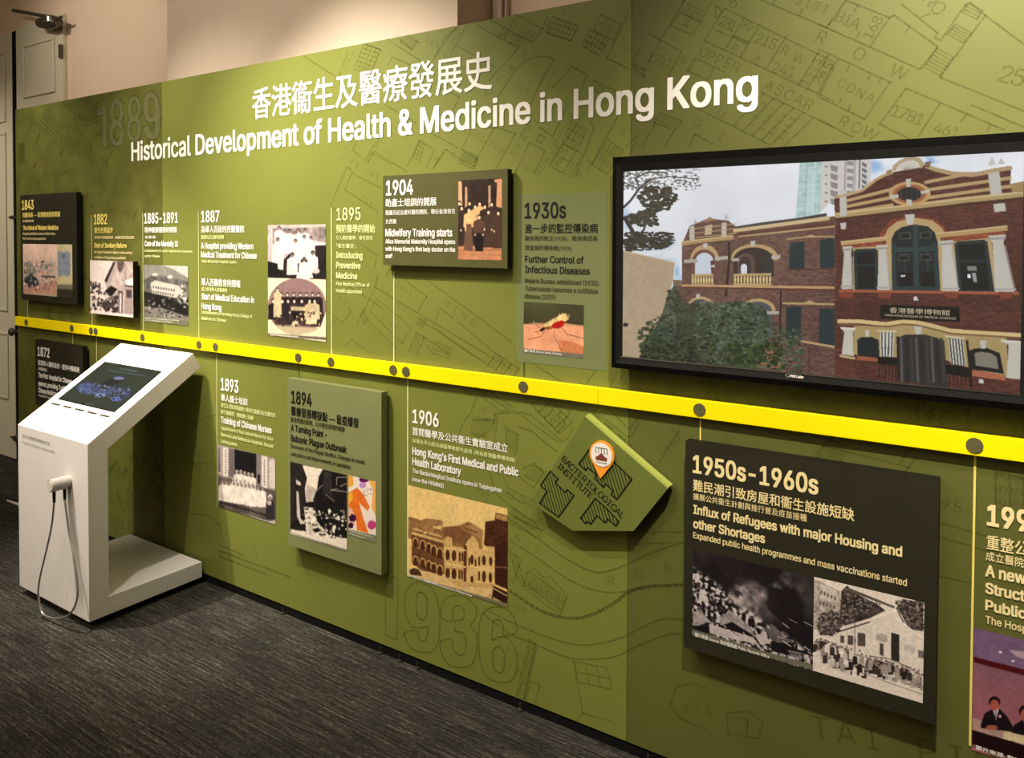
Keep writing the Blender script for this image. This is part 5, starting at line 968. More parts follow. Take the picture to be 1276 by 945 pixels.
p = Pic((777, 214.7), (1275, 188.2), (1272.3, 488.6), (775.9, 446.4), -TT+.006, 620, TC, (225, 228, 234))
p.X0, p.X1, p.Z0, p.Z1 = sx0, sx1, sz0, sz1
n1 = fbm(p.H, p.W, 4, 5, 31, 1.5)[..., None]; gy = np.linspace(0, 1, p.H)[:, None, None]; gx = np.linspace(0, 1, p.W)[None, :, None]
p.a = np.array([205, 210, 218])+n1*np.array([48, 44, 40])-np.clip(gy-.25, 0, 1)*np.array([90, 60, 35])*np.clip((n1-.35)*3, 0, 1)
for cx_, cy_, rx_, ry_, c_, n_ in ((838, 118, 28, 24, (128, 170, 222), 26), (1000, 96, 22, 14, (118, 162, 220), 20), (190, 338, 55, 26, (160, 184, 212), 30), (246, 430, 10, 36, (135, 168, 210), 18), (98, 262, 12, 40, (120, 160, 215), 14), (170, 395, 60, 18, (176, 192, 208), 20)):
    for _ in range(n_): p.ell(cx_+random.gauss(0, .45)*rx_, cy_+random.gauss(0, .45)*ry_, rx_*.45, ry_*.4, c_, .16, 10)
# bricks: courses as a fine relief of tone, drawn in screen space of the displayed picture
def brick(P, base=(88, 54, 47), br=.17):
    q = p.pt(P); r = p.mask(q)
    if r is None: return
    sl, m_ = r; h_, w2 = m_.shape; rr = np.random.default_rng(int(P[0][0]*13+P[0][1]))
    rows = (np.arange(h_)//2); c_ = np.zeros((h_, w2))
    for i in range(h_):
        ph = (rows[i] % 2)*3; k2 = (np.arange(w2)+ph)//6; rs = np.random.default_rng(rows[i]*7919+1); v_ = rs.random(w2//6+4); c_[i] = v_[k2]
    c_ = (c_-.5)*2*br+(fbm(h_, w2, 5, 3, 77)-.5)*.3+((np.arange(h_) % 4 == 0)*-.06)[:, None]
    col = np.array(base)[None, None]*(1+c_[..., None]); m3_ = m_[..., None]; p.a[sl] = p.a[sl]*(1-m3_)+col*m3_
CR = (180, 152, 106); CRL = (200, 176, 132); WH = (188, 184, 174)
# towers
p.poly([(612, 100), (680, 97), (672, 258), (600, 266)], (168, 196, 194), noise=.12, ns=6)
for i in range(8): p.line([(610-i*1.5, 118+i*18), (678-i, 114+i*18)], 1.0, (200, 218, 216))
p.line([(635, 99), (625, 262)], 1.2, (140, 170, 170)); p.line([(658, 98), (650, 260)], 1.2, (205, 222, 220)); p.poly([(636, 120), (656, 118), (650, 250), (630, 252)], (190, 212, 208), .6)
p.poly([(678, 96), (824, 90), (822, 160), (770, 195), (740, 205), (712, 212), (672, 250)], (206, 200, 195))
for i in range(5): p.poly([(702, 108+i*25), (726, 115+i*25), (722, 132+i*25), (704, 125+i*25)], (140, 135, 132)); p.ell(690, 114+i*26, 4, 3, (120, 115, 112)); p.poly([(752, 98+i*22), (772, 100+i*22), (770, 112+i*22), (752, 110+i*22)], (140, 140, 140)); p.poly([(796, 100+i*17), (812, 108+i*17), (808, 118+i*17), (796, 110+i*17)], (110, 112, 115))
p.line([(748, 94), (745, 195)], 3, (165, 160, 156)); p.line([(775, 93), (772, 188)], 4, (170, 168, 166)); p.line([(790, 92), (788, 180)], 2.5, (120, 120, 120))
# tree at left
TR = (38, 36, 36)
for P, w_ in (([(104, 370), (125, 325), (112, 300), (90, 262)], 8), ([(125, 330), (150, 300), (160, 260), (170, 235)], 4), ([(88, 236), (110, 215), (135, 180), (170, 150)], 4.5), ([(135, 180), (125, 150), (160, 130), (210, 132)], 2.5), ([(120, 350), (170, 335), (230, 312)], 3), ([(160, 260), (190, 235), (215, 215)], 2.5), ([(130, 180), (100, 165), (90, 160)], 2), ([(170, 150), (230, 145), (300, 150)], 1.5)): p.line(P, w_, TR)
p.blobs(620, (88, 122, 315, 185), 5.5, 3, [(70, 72, 68), (120, 122, 120), (60, 60, 58)], lambda x, y: random.random() < (1-(x-88)/260), a=.75)
p.blobs(280, (125, 175, 245, 245), 9, 5, [(40, 44, 36), (55, 60, 48), (30, 32, 28)], lambda x, y: abs(x-190) < 60-abs(y-205)*.8); p.blobs(120, (130, 245, 190, 290), 8, 5, [(42, 46, 38), (60, 64, 52)]); p.blobs(260, (92, 310, 238, 365), 9, 5, [(32, 34, 30), (48, 52, 42), (40, 42, 36)], lambda x, y: y > 300+(x-90)*.0 and y < 370-(x-90)*.12); p.blobs(60, (100, 255, 135, 285), 7, 4, [(45, 48, 40)])
# brick wing, colours paled to carry the reflection veil on the screen
brick([(262, 345), (285, 290), (300, 285), (330, 272), (345, 265), (358, 270), (400, 275), (425, 295), (560, 275), (716, 262), (718, 745), (500, 720), (250, 690), (240, 470), (262, 465)], (100, 72, 64))
p.line([(418, 297), (500, 284), (600, 272), (692, 257)], 5, (62, 60, 62)); p.line([(414, 305), (700, 267)], 6, CRL); p.line([(418, 316), (714, 284)], 4, (90, 52, 44)); p.line([(430, 322), (716, 292)], 2.5, CR)
for x, y in ((292, 310), (387, 300)): p.poly([(x-7, y-18), (x+7, y-20), (x+7, y+22), (x-7, y+24)], WH)
p.poly([(331, 290), (352, 286), (350, 315), (330, 318)], (190, 172, 140)); p.poly([(325, 280), (345, 263), (362, 274), (345, 276)], (150, 120, 95)); p.poly([(296, 284), (302, 270), (309, 283)], (180, 172, 165)); p.poly([(386, 272), (394, 253), (403, 270)], (190, 184, 178))
for k_ in (0, 14, 28): p.line([(285, 300+k_), (424, 284+k_)], 1.5, CR)
p.line([(262, 344), (300, 337), (415, 324)], 7, (170, 138, 96)); p.line([(264, 338), (414, 319)], 2, CRL)
# arches of the verandah
def arch(cx, cy, rx, ry, yb_, col, a_=1, n=18): p.poly([(cx-rx, yb_)]+[(cx-rx*math.cos(t_), cy-ry*math.sin(t_)) for t_ in np.linspace(0, math.pi, n)]+[(cx+rx, yb_)], col, a_)
arch(330, 392, 43, 46, 394, CR); arch(328, 398, 36, 38, 440, (108, 66, 56)); arch(329, 400, 28, 30, 437, (196, 205, 218)); p.poly([(346, 395), (358, 390), (357, 437), (350, 437)], (90, 52, 44)); p.poly([(347, 408), (360, 405), (358, 414), (350, 414)], WH)
arch(478, 386, 70, 42, 392, CR); arch(474, 392, 60, 38, 440, (44, 34, 34)); arch(452, 395, 26, 24, 440, (88, 66, 62)); arch(450, 400, 17, 18, 440, (52, 42, 42)); arch(446, 412, 9, 9, 436, (210, 216, 224)); p.poly([(505, 378), (530, 372), (530, 440), (505, 440)], (36, 44, 46)); p.poly([(325, 343), (338, 341), (336, 356), (326, 356)], WH); p.poly([(465, 336), (480, 334), (478, 350), (467, 350)], WH)
p.line([(268, 396), (308, 394)], 6, (170, 160, 150)); p.line([(360, 388), (400, 384)], 6, (176, 168, 158)); p.line([(412, 392), (432, 390)], 5, (176, 168, 158)); p.line([(528, 384), (554, 382)], 6, (176, 168, 158)); p.line([(402, 338), (402, 400), (392, 500)], 4.5, (32, 30, 30))
for a, b2, c2, n_ in ((290, 356, 436, 8), (415, 528, 434, 12)):
    p.poly([(a, c2+2), (b2, c2), (b2, c2+32), (a, c2+32)], (70, 58, 48)); p.line([(a, c2+2), (b2, c2)], 4, CR); p.line([(a, c2+30), (b2, c2+30)], 4, CR)
    for i in range(n_): x = a+(b2-a)*(i+.5)/n_; p.ell(x, c2+16, 3.4, 12, (206, 180, 130))
p.line([(254, 467), (716, 474)], 4, (190, 150, 105)); p.line([(256, 473), (716, 481)], 3, (92, 54, 44))
for P in ([(582, 340), (626, 337), (625, 418), (580, 419)], [(672, 330), (715, 327), (715, 415), (672, 416)], [(572, 532), (617, 529), (615, 628), (570, 627)], [(670, 535), (715, 537), (715, 645), (668, 640)]):
    p.poly(P, (34, 50, 54), noise=.06); q = np.array(P); p.line([tuple((q[0]+q[1])/2), tuple((q[3]+q[2])/2)], 1, (30, 44, 48))
p.line([(575, 330), (640, 322), (714, 322)], 2.5, (176, 146, 104)); p.poly([(620, 325), (645, 316), (665, 324)], (190, 160, 118)); p.line([(560, 520), (714, 523)], 3, CR); p.poly([(622, 520), (642, 511), (662, 520)], CR); p.line([(580, 420), (714, 418)], 2, (80, 46, 40)); p.line([(614, 632), (714, 650)], 3.5, CR); p.line([(556, 480), (552, 640)], 3, (50, 36, 36)); p.line([(640, 655), (640, 720)], 1.5, (70, 44, 38)); p.line([(640, 655), (714, 662)], 1.5, (70, 44, 38))
arch(318, 530, 40, 30, 540, CR); arch(316, 534, 32, 26, 580, (70, 66, 62)); arch(488, 540, 52, 34, 548, CR); arch(486, 545, 44, 30, 620, (78, 82, 84)); p.line([(515, 548), (550, 548)], 5, (176, 168, 158)); p.poly([(304, 494), (316, 492), (314, 506), (305, 506)], WH)
# main block
brick([(716, 262), (714, 205), (745, 198), (790, 185), (830, 155), (870, 135), (990, 108), (1000, 115), (1060, 130), (1130, 132), (1190, 120), (1240, 112), (1236, 165), (1276, 190), (1280, 805), (716, 742)], (84, 47, 40))
p.poly([(885, 128), (888, 112), (905, 98), (925, 88), (950, 85), (970, 90), (983, 108), (975, 118)], (176, 156, 124)); p.poly([(894, 130), (905, 108), (930, 97), (950, 96), (965, 104), (968, 116)], (214, 208, 198)); 
for i in range(9): p.line([(932, 124), (932+38*math.cos(math.radians(15+i*19)), 124-28*math.sin(math.radians(15+i*19)))], .8, (160, 150, 138))
p.line([(716, 205), (750, 199), (795, 186), (835, 155), (862, 140), (888, 132)], 4.5, (184, 156, 116)); p.line([(985, 112), (1010, 122), (1060, 134), (1125, 140), (1190, 126), (1242, 118)], 6, (176, 150, 112)); p.poly([(868, 128), (884, 122), (884, 136), (870, 140)], (150, 122, 88)); p.poly([(983, 102), (1003, 98), (996, 118), (984, 116)], (120, 95, 70))
for a, b2 in (((750, 216), (893, 180)), ((745, 234), (885, 206)), ((740, 252), (890, 228)), ((982, 162), (1120, 134)), ((988, 184), (1240, 148)), ((990, 207), (1245, 172))): p.line([a, b2], 5, CR)
p.line([(716, 262), (800, 252), (960, 232), (1100, 213), (1280, 196)], 9, (170, 145, 100)); p.line([(716, 255), (960, 226), (1280, 190)], 2.5, CRL); p.line([(716, 272), (960, 243), (1280, 208)], 4, (70, 42, 32)); p.poly([(1240, 165), (1276, 158), (1276, 190), (1242, 190)], (160, 130, 90))
p.poly([(730, 206), (750, 203), (752, 260), (731, 262)], WH); p.poly([(732, 282), (750, 280), (748, 300), (734, 300)], WH); p.poly([(728, 196), (740, 172), (752, 192)], (196, 190, 184)); p.poly([(1170, 134), (1204, 128), (1212, 196), (1178, 200)], WH); p.poly([(1170, 112), (1182, 84), (1194, 108)], (200, 194, 188)); p.poly([(1200, 108), (1208, 88), (1222, 106)], (196, 190, 184)); p.poly([(1186, 226), (1220, 222), (1224, 246), (1190, 250)], WH)
p.ell(938, 195, 62, 36, (186, 150, 100), 1, 28); p.ell(938, 195, 50, 28, (150, 92, 60), 1, 24); p.ell(937, 196, 36, 21, (34, 34, 38), 1, 22)
for P in ([(926, 152), (942, 150), (940, 174), (928, 174)], [(928, 212), (944, 212), (944, 230), (930, 230)], [(878, 200), (904, 197), (904, 207), (880, 210)], [(970, 188), (998, 182), (996, 192), (972, 196)]): p.poly(P, WH)
for i in range(4): p.line([(912+i*16, 182), (912+i*16, 210)], .8, (70, 66, 64))
# big arched window
brick([(845, 345), (850, 310), (880, 275), (940, 258), (1000, 265), (1040, 290), (1055, 330), (1030, 330), (1000, 290), (940, 275), (890, 300), (866, 345)], (128, 62, 46))
p.poly([(862, 328), (872, 300), (900, 278), (950, 266), (1005, 274), (1035, 298), (1047, 325), (1036, 484), (882, 482)], CR); p.poly([(884, 330), (894, 308), (915, 294), (952, 286), (992, 292), (1012, 310), (1020, 335), (1028, 482), (888, 480)], (26, 36, 38), noise=.1)
p.line([(955, 290), (958, 482)], 7, (42, 62, 64)); p.line([(886, 362), (1022, 358)], 7, (42, 62, 64)); p.line([(890, 340), (892, 480)], 6, (36, 56, 58)); p.line([(1014, 340), (1022, 480)], 6, (36, 56, 58)); p.line([(888, 476), (1028, 478)], 7, (36, 56, 58)); p.line([(925, 365), (926, 480)], 2, (42, 62, 64)); p.line([(990, 365), (994, 480)], 2, (42, 62, 64))
for x, y in ((925, 320), (985, 318), (920, 385), (985, 383)): p.line([(x-16, y-8), (x+16, y-10), (x+16, y+8), (x-16, y+9), (x-16, y-8)], 1, (86, 84, 78)); p.poly([(x-7, y-3), (x+7, y-4), (x+7, y+4), (x-7, y+5)], (12, 16, 18))
p.poly([(905, 430), (945, 428), (945, 470), (905, 470)], (14, 18, 20)); p.poly([(970, 428), (1010, 426), (1012, 470), (972, 470)], (14, 18, 20)); p.poly([(912, 437), (925, 436), (925, 441), (912, 442)], (210, 212, 210)); p.poly([(924, 257), (953, 255), (949, 286), (930, 287)], WH)
# side windows, entablatures, columns
for P, f_ in (([(776, 364), (838, 362), (842, 480), (780, 480)], [(770, 350), (850, 348), (850, 482), (770, 482)]), ([(1076, 342), (1162, 336), (1184, 486), (1088, 486)], [(1060, 330), (1180, 325), (1200, 487), (1075, 487)])):
    p.poly(f_, CR); p.poly(P, (16, 22, 24)); q = np.array(P, float); p.line([tuple(v_) for v_ in q]+[tuple(q[0])], 5, (30, 48, 50)); p.line([tuple(q[0]*.62+q[3]*.38), tuple(q[1]*.62+q[2]*.38)], 3, (30, 48, 50))
p.poly([(1108, 410), (1135, 410), (1138, 424), (1110, 424)], (120, 122, 122)); p.poly([(1110, 434), (1118, 434), (1119, 445), (1110, 445)], (235, 238, 240)); p.poly([(1122, 430), (1134, 430), (1138, 458), (1128, 458)], (150, 152, 152))
brick([(735, 345), (868, 330), (868, 348), (735, 358)], (132, 66, 48)); brick([(1030, 322), (1222, 302), (1222, 322), (1030, 340)], (140, 72, 50))
p.line([(734, 343), (872, 328)], 6, (184, 152, 104)); p.line([(1016, 320), (1228, 297)], 7, (176, 146, 98)); p.line([(734, 338), (872, 323)], 2, CRL); p.line([(1016, 314), (1228, 291)], 2, CRL)
for P in ([(738, 352), (768, 350), (764, 372), (768, 478), (735, 478), (743, 374)], [(838, 348), (874, 346), (868, 366), (880, 482), (842, 482), (847, 366)], [(1022, 336), (1068, 332), (1062, 354), (1083, 485), (1034, 485), (1034, 356)], [(1170, 320), (1224, 316), (1216, 340), (1250, 487), (1192, 487), (1184, 342)]):
    p.poly(P, (190, 186, 176)); q = np.array(P, float); p.line([tuple(q[0]+(0, 10)), tuple(q[1]+(0, 10))], 3, (150, 145, 138)); p.line([tuple(q[4]+(-2, -8)), tuple(q[3]+(4, -8))], 2.5, (160, 156, 148)); p.line([tuple((q[1]+q[2])/2+(0, 20)), tuple(q[3]+(-2, -10))], 3, (170, 165, 156), .6)
p.line([(728, 483), (1262, 491)], 4, (158, 86, 60)); 
for x in (748, 862, 1060, 1222): p.poly([(x-22, 487), (x+24, 488), (x+18, 506), (x-14, 505)], (122, 62, 46))
brick([(720, 508), (1270, 515), (1276, 604), (1000, 575), (840, 572), (724, 568)], (80, 46, 39))
p.poly([(850, 524), (1085, 532), (1088, 577), (851, 566)], (12, 11, 10)); p.poly([(950, 502), (958, 498), (964, 512), (950, 512)], (200, 200, 198)); p.line([(957, 512), (957, 526)], 1.5, (40, 40, 40))
# ground floor
p.poly([(772, 588), (880, 588), (960, 582), (1040, 598), (1225, 622), (1232, 742), (1115, 712), (1050, 690), (905, 680), (850, 680), (772, 672)], (165, 143, 96), noise=.05)
p.line([(723, 573), (790, 574), (868, 582), (915, 575), (960, 577), (1010, 588), (1060, 602), (1276, 616)], 6, (206, 182, 128)); p.line([(724, 581), (868, 590), (915, 583), (960, 585), (1060, 610), (1276, 624)], 2.5, (120, 92, 62)); p.line([(1060, 590), (1165, 594)], 4, (80, 38, 34))
for P in ([(733, 593), (777, 595), (770, 606), (772, 677), (736, 672), (744, 606)], [(1208, 630), (1278, 636), (1278, 748), (1225, 742), (1232, 645)]): p.poly(P, (190, 186, 172)); 
p.line([(733, 593), (777, 596)], 3, (214, 210, 198)); p.line([(1208, 631), (1278, 637)], 3.5, (205, 200, 188)); p.line([(730, 676), (776, 684)], 3.5, (190, 165, 120))
p.poly([(783, 674), (782, 628), (796, 620), (826, 620), (846, 630), (848, 682)], (18, 32, 34)); p.poly([(806, 600), (818, 600), (817, 620), (807, 620)], WH); p.poly([(1120, 715), (1112, 662), (1130, 655), (1165, 652), (1205, 668), (1218, 730)], (18, 22, 24)); p.poly([(1134, 705), (1130, 668), (1150, 664), (1178, 668), (1196, 680), (1202, 716)], (126, 120, 108)); p.poly([(1146, 630), (1166, 632), (1163, 655), (1150, 655)], WH)
for P, n_ in (([(850, 606), (892, 608), (888, 680), (852, 678)], 4), ([(1052, 622), (1096, 628), (1104, 706), (1060, 700)], 5)):
    p.poly(P, (196, 194, 184)); q = np.array(P, float)
    for i in range(n_): t_ = (i+.5)/n_; p.line([tuple(q[0]*(1-t_)+q[1]*t_), tuple(q[3]*(1-t_)+q[2]*t_)], 1.6, (26, 26, 26))
    p.line([tuple(q[0]+(-10, -4)), tuple(q[1]+(6, -4))], 2.5, (200, 190, 160))
p.poly([(782, 676), (848, 684), (848, 694), (780, 688)], (150, 84, 62)); p.poly([(1122, 718), (1222, 734), (1222, 750), (1124, 736)], (166, 98, 72)); p.poly([(950, 588), (974, 590), (972, 612), (956, 612)], WH)
p.poly([(903, 622), (925, 613), (985, 613), (1040, 630), (1052, 770), (912, 752)], (44, 42, 42)); 
for i in range(9): x = 912+i*15; p.line([(x, 622), (x+4+i*.6, 755)], 3, [(96, 94, 92), (30, 29, 30), (60, 58, 58)][i % 3], .8)
p.poly([(843, 678), (905, 682), (905, 706), (843, 700)], (10, 10, 10)); p.poly([(1045, 702), (1122, 712), (1122, 742), (1045, 730)], (10, 10, 10))
for i in range(6): p.line([(847+i*10, 702), (847+i*10, 745+i*1.5)], 1.2, (18, 16, 16)); p.line([(1056+i*12, 735), (1056+i*12, 768)], 1.2, (18, 16, 16))
p.line([(902, 618), (905, 750)], 3, (20, 20, 20)); p.line([(1108, 630), (1122, 770)], 3, (22, 20, 20)); p.poly([(1143, 745), (1157, 747), (1157, 758), (1143, 757)], (200, 198, 190))
# beige boundary wall and planting
p.poly([(86, 362), (241, 398), (236, 450), (205, 560), (140, 690), (84, 684)], (172, 152, 124), noise=.05); p.line([(86, 364), (241, 400)], 1.5, (200, 182, 152)); p.ell(95, 584, 8, 6, (30, 22, 22)); p.poly([(236, 450), (262, 452), (262, 470), (236, 470)], (120, 95, 80))
p.poly([(290, 640), (420, 625), (500, 640), (560, 680), (560, 715), (330, 700)], (150, 96, 72), noise=.3); p.line([(300, 648), (350, 655)], 2.5, (215, 190, 150))
p.poly([(140, 700), (140, 640), (185, 590), (205, 545), (225, 480), (245, 478), (262, 520), (330, 520), (430, 515), (500, 528), (520, 560), (515, 640), (500, 690), (420, 712), (330, 705)], (48, 58, 40), .85, noise=.5, ns=10); p.poly([(330, 530), (500, 530), (515, 600), (500, 660), (360, 660)], (76, 88, 72), .6, noise=.4)
def ins(x, y): return y > 520+abs(x-265)*.55-(60 if 215 < x < 255 else 0) or (x > 300 and y > 515+max(0, x-480)*.9)
for k_ in range(2600):
    x = random.uniform(135, 620); y = random.uniform(470, 735)
    if not ins(x, y): continue
    if y > 700+(x-135)*.07: continue
    light = (x-135)/485; c_ = random.choice([(36, 46, 30), (52, 66, 44), (28, 34, 26), (70, 86, 62), (44, 56, 40)]) if x < 300 or random.random() < .45 else random.choice([(84, 98, 80), (104, 116, 100), (66, 82, 62)])
    if x > 500 and random.random() < .5: continue
    p.ell(x, y, random.uniform(2.5, 8), random.uniform(2, 5), c_, .8, 7, jag=.5)
p.blobs(160, (140, 640, 300, 695), 9, 6, [(30, 38, 26), (44, 54, 36), (62, 74, 50)]); p.blobs(130, (400, 640, 560, 712), 10, 7, [(34, 48, 24), (58, 80, 38), (40, 56, 30)]); p.blobs(60, (560, 600, 625, 700), 8, 5, [(60, 74, 52), (84, 96, 70)]); p.line([(545, 715), (548, 620)], 1.5, (50, 36, 30))
p.grain(.03, 8, 5, 3); p.build('screen', tv, SCREEN, gain=.9, soft=False)
g = MB(); ys = -TT+.0052
text(g, '香港醫學博物館', 740+877/2.3806, 160+531/2.3806, 160+547/2.3806, 740+1056/2.3806, ys); text(g, 'HONG KONG MUSEUM OF MEDICAL SCIENCES', 740+864/2.3806, 160+550.5/2.3806, 160+557/2.3806, 740+1074/2.3806, ys)
mg = mat('sign_gold', (.02, .02, .02), .5, .1, emit=lin((185, 170, 140))); g.build('displayed_sign_lettering', mg, tv)

# ------------------------------------------------------------------ interactive kiosk
KX0, KX1 = -3.767, -3.167
k = empty('interactive_kiosk', ((KX0+KX1)/2, -.28, 0), 'white C-shaped touchscreen kiosk with sloping top standing on the carpet against the wall', 'kiosk')
prof = [(-.541, .036), (-.541, .776), (-.062, 1.088), (-.020, 1.017), (-.457, .734), (-.457, .112), (-.020, .102), (-.020, .020), (-.457, .030)]
prof = [(-.541, .034), (-.541, .772), (-.060, 1.088), (-.020, 1.018), (-.458, .735), (-.458, .110), (-.019, .103), (-.019, .030)]
g = MB()
g.prism_x(prof, KX0, KX1); g.build('body', M['kiosk'], k, bevel=.0015)
MB().box(KX0+.03, KX1-.03, -.51, -.04, 0, .031).build('plinth', M['kick'], k)
for x in (KX0+.06, KX1-.06):
    for y in (-.50, -.06): MB().tube([(x, y, 0), (x, y, .032)], .014, 10).build('foot', M['black'], k)
g = MB(); g.box(KX0+.12, KX1-.10, -.36, -.12, .1065, .1075); 
# slanted frame of the head
sa = Vector((0, .481, .316)).normalized(); sn = Vector((0, -sa.z, sa.y)); so = Vector((0, -.541, .772))
def slant(x, t_, off=0.0): v_ = so+sa*t_+sn*off; return (x, v_.y, v_.z)
def st(px, py):
    d = ray(px, py); t_ = (Vector(so)-Vector(EYEP)).dot(sn)/Vector(d).dot(sn); q = Vector(EYEP)+Vector(d)*t_; return q.x, (q-so).dot(sa)
cs = [st(*v_) for v_ in ((131, 451.1), (202.4, 462.8), (143.2, 513.9), (71.2, 498.1))]
cx0 = (cs[0][0]+cs[3][0])/2; cx1 = (cs[1][0]+cs[2][0])/2; ct1 = (cs[0][1]+cs[1][1])/2; ct0 = (cs[2][1]+cs[3][1])/2
def squad(mb, x0, x1, t0, t1, off): mb.add([slant(x0, t0, off), slant(x1, t0, off), slant(x1, t1, off), slant(x0, t1, off)], [(0, 1, 2, 3)])
g = MB(); squad(g, cx0, cx1, ct0, ct1, .0012); g.build('screen_border', M['black'], k)
# screen image grid
GW, GH = 130, 90
class SP(Pic):
    def __init__(s): s.W, s.H = GW, GH; s.a = np.zeros((GH, GW, 3)); s.a[:] = (50, 62, 44); s.seed = 5; s.crop = (60, 430, 6.544)
    def pt(s, P):
        ox, oy, kk = s.crop; out = []
        for a_, b_ in np.asarray(P, float).reshape(-1, 2):
            x, t_ = st(ox+a_/kk, oy+b_/kk); out.append(((x-cx0)/(cx1-cx0)*s.W, (ct1-t_)/(ct1-ct0)*s.H))
        return np.array(out)
s = SP(); s.grain(.08, 5, 3)
bl = [(70, 80, 112), (96, 106, 140), (48, 54, 78), (130, 140, 170)]
s.ell(318, 358, 88, 50, (72, 84, 132), 1, 22); s.ell(318, 358, 70, 36, (92, 104, 150), 1, 20); s.blobs(40, (250, 310, 390, 410), 12, 8, bl); s.poly([(400, 350), (470, 290), (560, 262), (625, 275), (615, 310), (520, 340), (430, 370)], (30, 34, 32), noise=.4); s.ell(580, 275, 46, 14, (128, 140, 180)); s.ell(440, 400, 82, 34, (84, 92, 140), 1, 14, jag=.2); s.ell(430, 415, 50, 16, (150, 162, 205), 1, 12); s.ell(545, 370, 46, 30, (80, 90, 138), 1, 12, jag=.25)
s.blobs(60, (370, 330, 600, 440), 16, 10, bl+[(40, 44, 50)]); s.ell(560, 450, 50, 24, (110, 118, 190), 1, 12, jag=.2); s.ell(640, 400, 46, 36, (70, 76, 110), 1, 12, jag=.3); s.blobs(40, (520, 350, 690, 470), 14, 10, bl+[(36, 38, 44), (36, 38, 44)])
s.poly([(590, 188), (745, 212), (742, 224), (588, 200)], (92, 106, 104)); s.poly([(485, 200), (800, 248), (798, 262), (484, 212)], (76, 90, 86)); s.poly([(300, 484), (370, 492), (366, 500), (298, 492)], (100, 112, 108))
mx_, mt = (cx1-cx0)*.012, (ct1-ct0)*.015
me = bpy.data.meshes.new('touchscreen'); o = bpy.data.objects.new('touchscreen', me); C.objects.link(o); o.parent = k; off = origin(k)
vs = [Vector(slant(cx0+mx_+(cx1-cx0-2*mx_)*i/GW, ct1-mt-(ct1-ct0-2*mt)*j/GH, .002))-off for j in range(GH+1) for i in range(GW+1)]
me.from_pydata([tuple(v_) for v_ in vs], [], [(j*(GW+1)+i, (j+1)*(GW+1)+i, (j+1)*(GW+1)+i+1, j*(GW+1)+i+1) for j in range(GH) for i in range(GW)])
a = np.clip(np.pad(s.a, ((0, 1), (0, 1), (0, 0)), 'edge'), 0, 255)/255; a = np.where(a <= .04045, a/12.92, ((a+.055)/1.055)**2.4); col = np.ones((GH+1, GW+1, 4)); col[..., :3] = a
me.color_attributes.new('print', 'FLOAT_COLOR', 'POINT').data.foreach_set('color', col.ravel()); me.materials.append(SCREEN2)
for xa, ya, xb, yb_ in ((27, 478, 98, 492), (122, 500, 192, 514), (220, 522, 293, 538), (320, 547, 396, 563), (424, 571, 502, 587)):
    q0 = st(60+xa/6.544, 430+ya/6.544); q1 = st(60+xb/6.544, 430+yb_/6.544); tm = (q0[1]+q1[1])/2
    g = MB(); squad(g, q0[0], q1[0], tm-.0045, tm+.0045, .0012); g.build('slot', M['metal_dark'], k)
g = MB(); yk = -.5425
text(g, '請以手提聽筒收聽解說內容', 28.2, 541.1, 544.8, 61.6, yk); text(g, 'Please listen to the audio using the handset', 28, 549.5, 552.3, 67.8, yk); g.build('instruction_lettering', M['caption'], k)
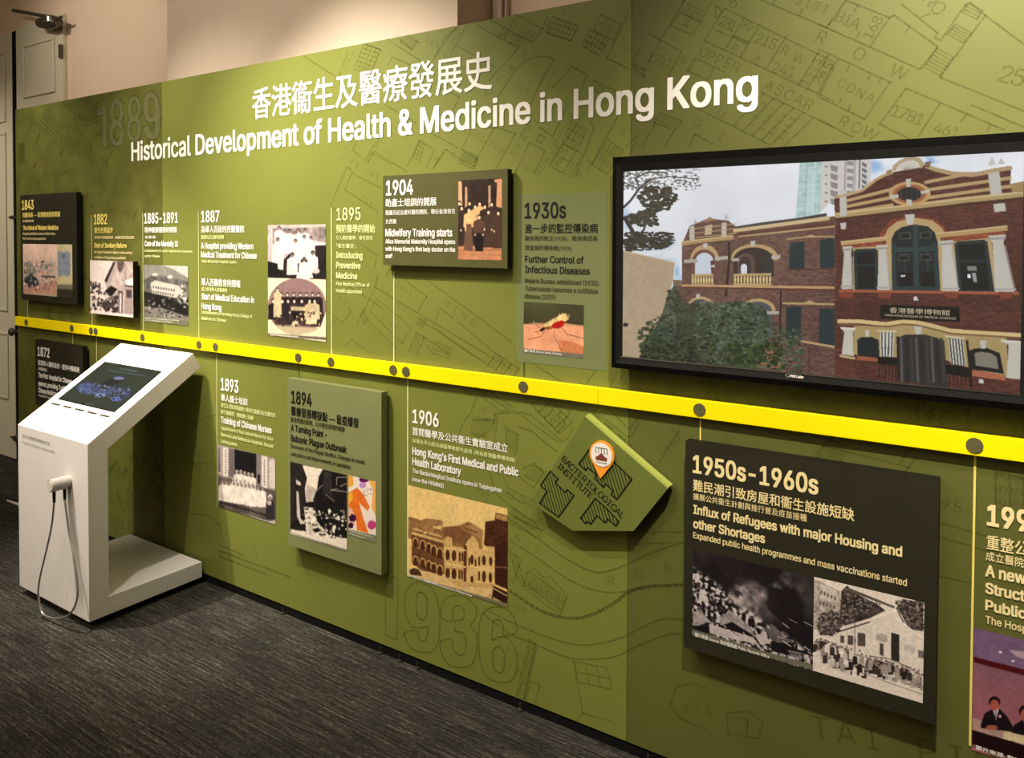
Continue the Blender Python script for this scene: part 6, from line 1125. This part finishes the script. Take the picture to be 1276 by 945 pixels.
# handset
hs = empty('handset', (-3.317, -.541, .593)); hs.parent = None
hs.location = Vector((-3.317, -.541, .593))-origin(k); hs.parent = k
hx, hz = -3.317, .593
MB().tube([(hx, -.5412, hz), (hx, -.558, hz), (hx, -.5585, hz), (hx, -.616, hz), (hx, -.618, hz)], [.0245, .0245, .027, .027, .0255], 28).build('barrel', M['handset'], hs)
MB().tube([(hx, -.6182, hz), (hx, -.6195, hz)], [.022, .0215], 24).build('ear_cap', M['kiosk_in'], hs)
rel = []
for yy_ in (-.602, -.560):
    MB().tube([(hx, yy_, hz-.024), (hx, yy_, hz-.040), (hx, yy_, hz-.072)], [.0065, .0065, .0055], 10).build('strain_relief', M['black'], hs); rel.append((hx, yy_, hz-.070))
def sp(P, n=8):
    Q = []; P = [np.array(v_, float) for v_ in P]
    for i in range(len(P)-1):
        a0, a1, a2, a3 = [P[max(0, min(len(P)-1, j))] for j in (i-1, i, i+1, i+2)]
        for t_ in np.linspace(0, 1, n, endpoint=False): Q.append(.5*((2*a1)+(-a0+a2)*t_+(2*a0-5*a1+4*a2-a3)*t_*t_+(-a0+3*a1-3*a2+a3)*t_**3))
    return Q+[P[-1]]
cab = [rel[0]]
for cx_, cy_, yy_ in ((165, 600, -.603), (148, 680, -.604), (128, 765, -.604), (122, 820, -.603), (130, 872, -.600), (155, 893, -.596), (190, 896, -.592), (224, 880, -.588), (244, 840, -.582), (247, 790, -.576), (236, 700, -.570), (220, 620, -.563)):
    cab.append(tuple(on_y(cx_/2.554, 420+cy_/2.554, yy_)))
cab.append(rel[1]); cab = [(a_, b_, max(c_, .006)) for a_, b_, c_ in cab]
MB().tube([tuple(v_) for v_ in sp(cab)], .0042, 8).build('cable', M['steel'], hs, smooth=True)

# thin white base plate on the carpet beyond the kiosk
A = [on_z(12.7, 621.5, .012), on_z(60, 605.5, .012), on_z(60, 638, .012)]; A = [(q[0], min(q[1], .0)) for q in A]
A = [(q[0], q[1]) for q in (on_z(12.7, 621.5, .012), on_z(46, 633, .012), on_z(60, 625, .012))]
A = [A[0], A[1], A[2], (A[2][0], -.002), (A[0][0]+.02, -.002)]; A[0] = (A[0][0], min(A[0][1], -.004))
fp = MB(); n_ = len(A)
fp.add([(x, y, 0) for x, y in A]+[(x, y, .012) for x, y in A], [tuple(range(n_-1, -1, -1)), tuple(range(n_, 2*n_))]+[(i, (i+1) % n_, (i+1) % n_+n_, i+n_) for i in range(n_)])
tag(fp.build('base_plate', M['kiosk']), 'thin white base plate lying on the carpet left of the kiosk', 'plate')
for o in bpy.data.objects:
    for kk in ('_l', '_b'):
        if kk in o: del o[kk]
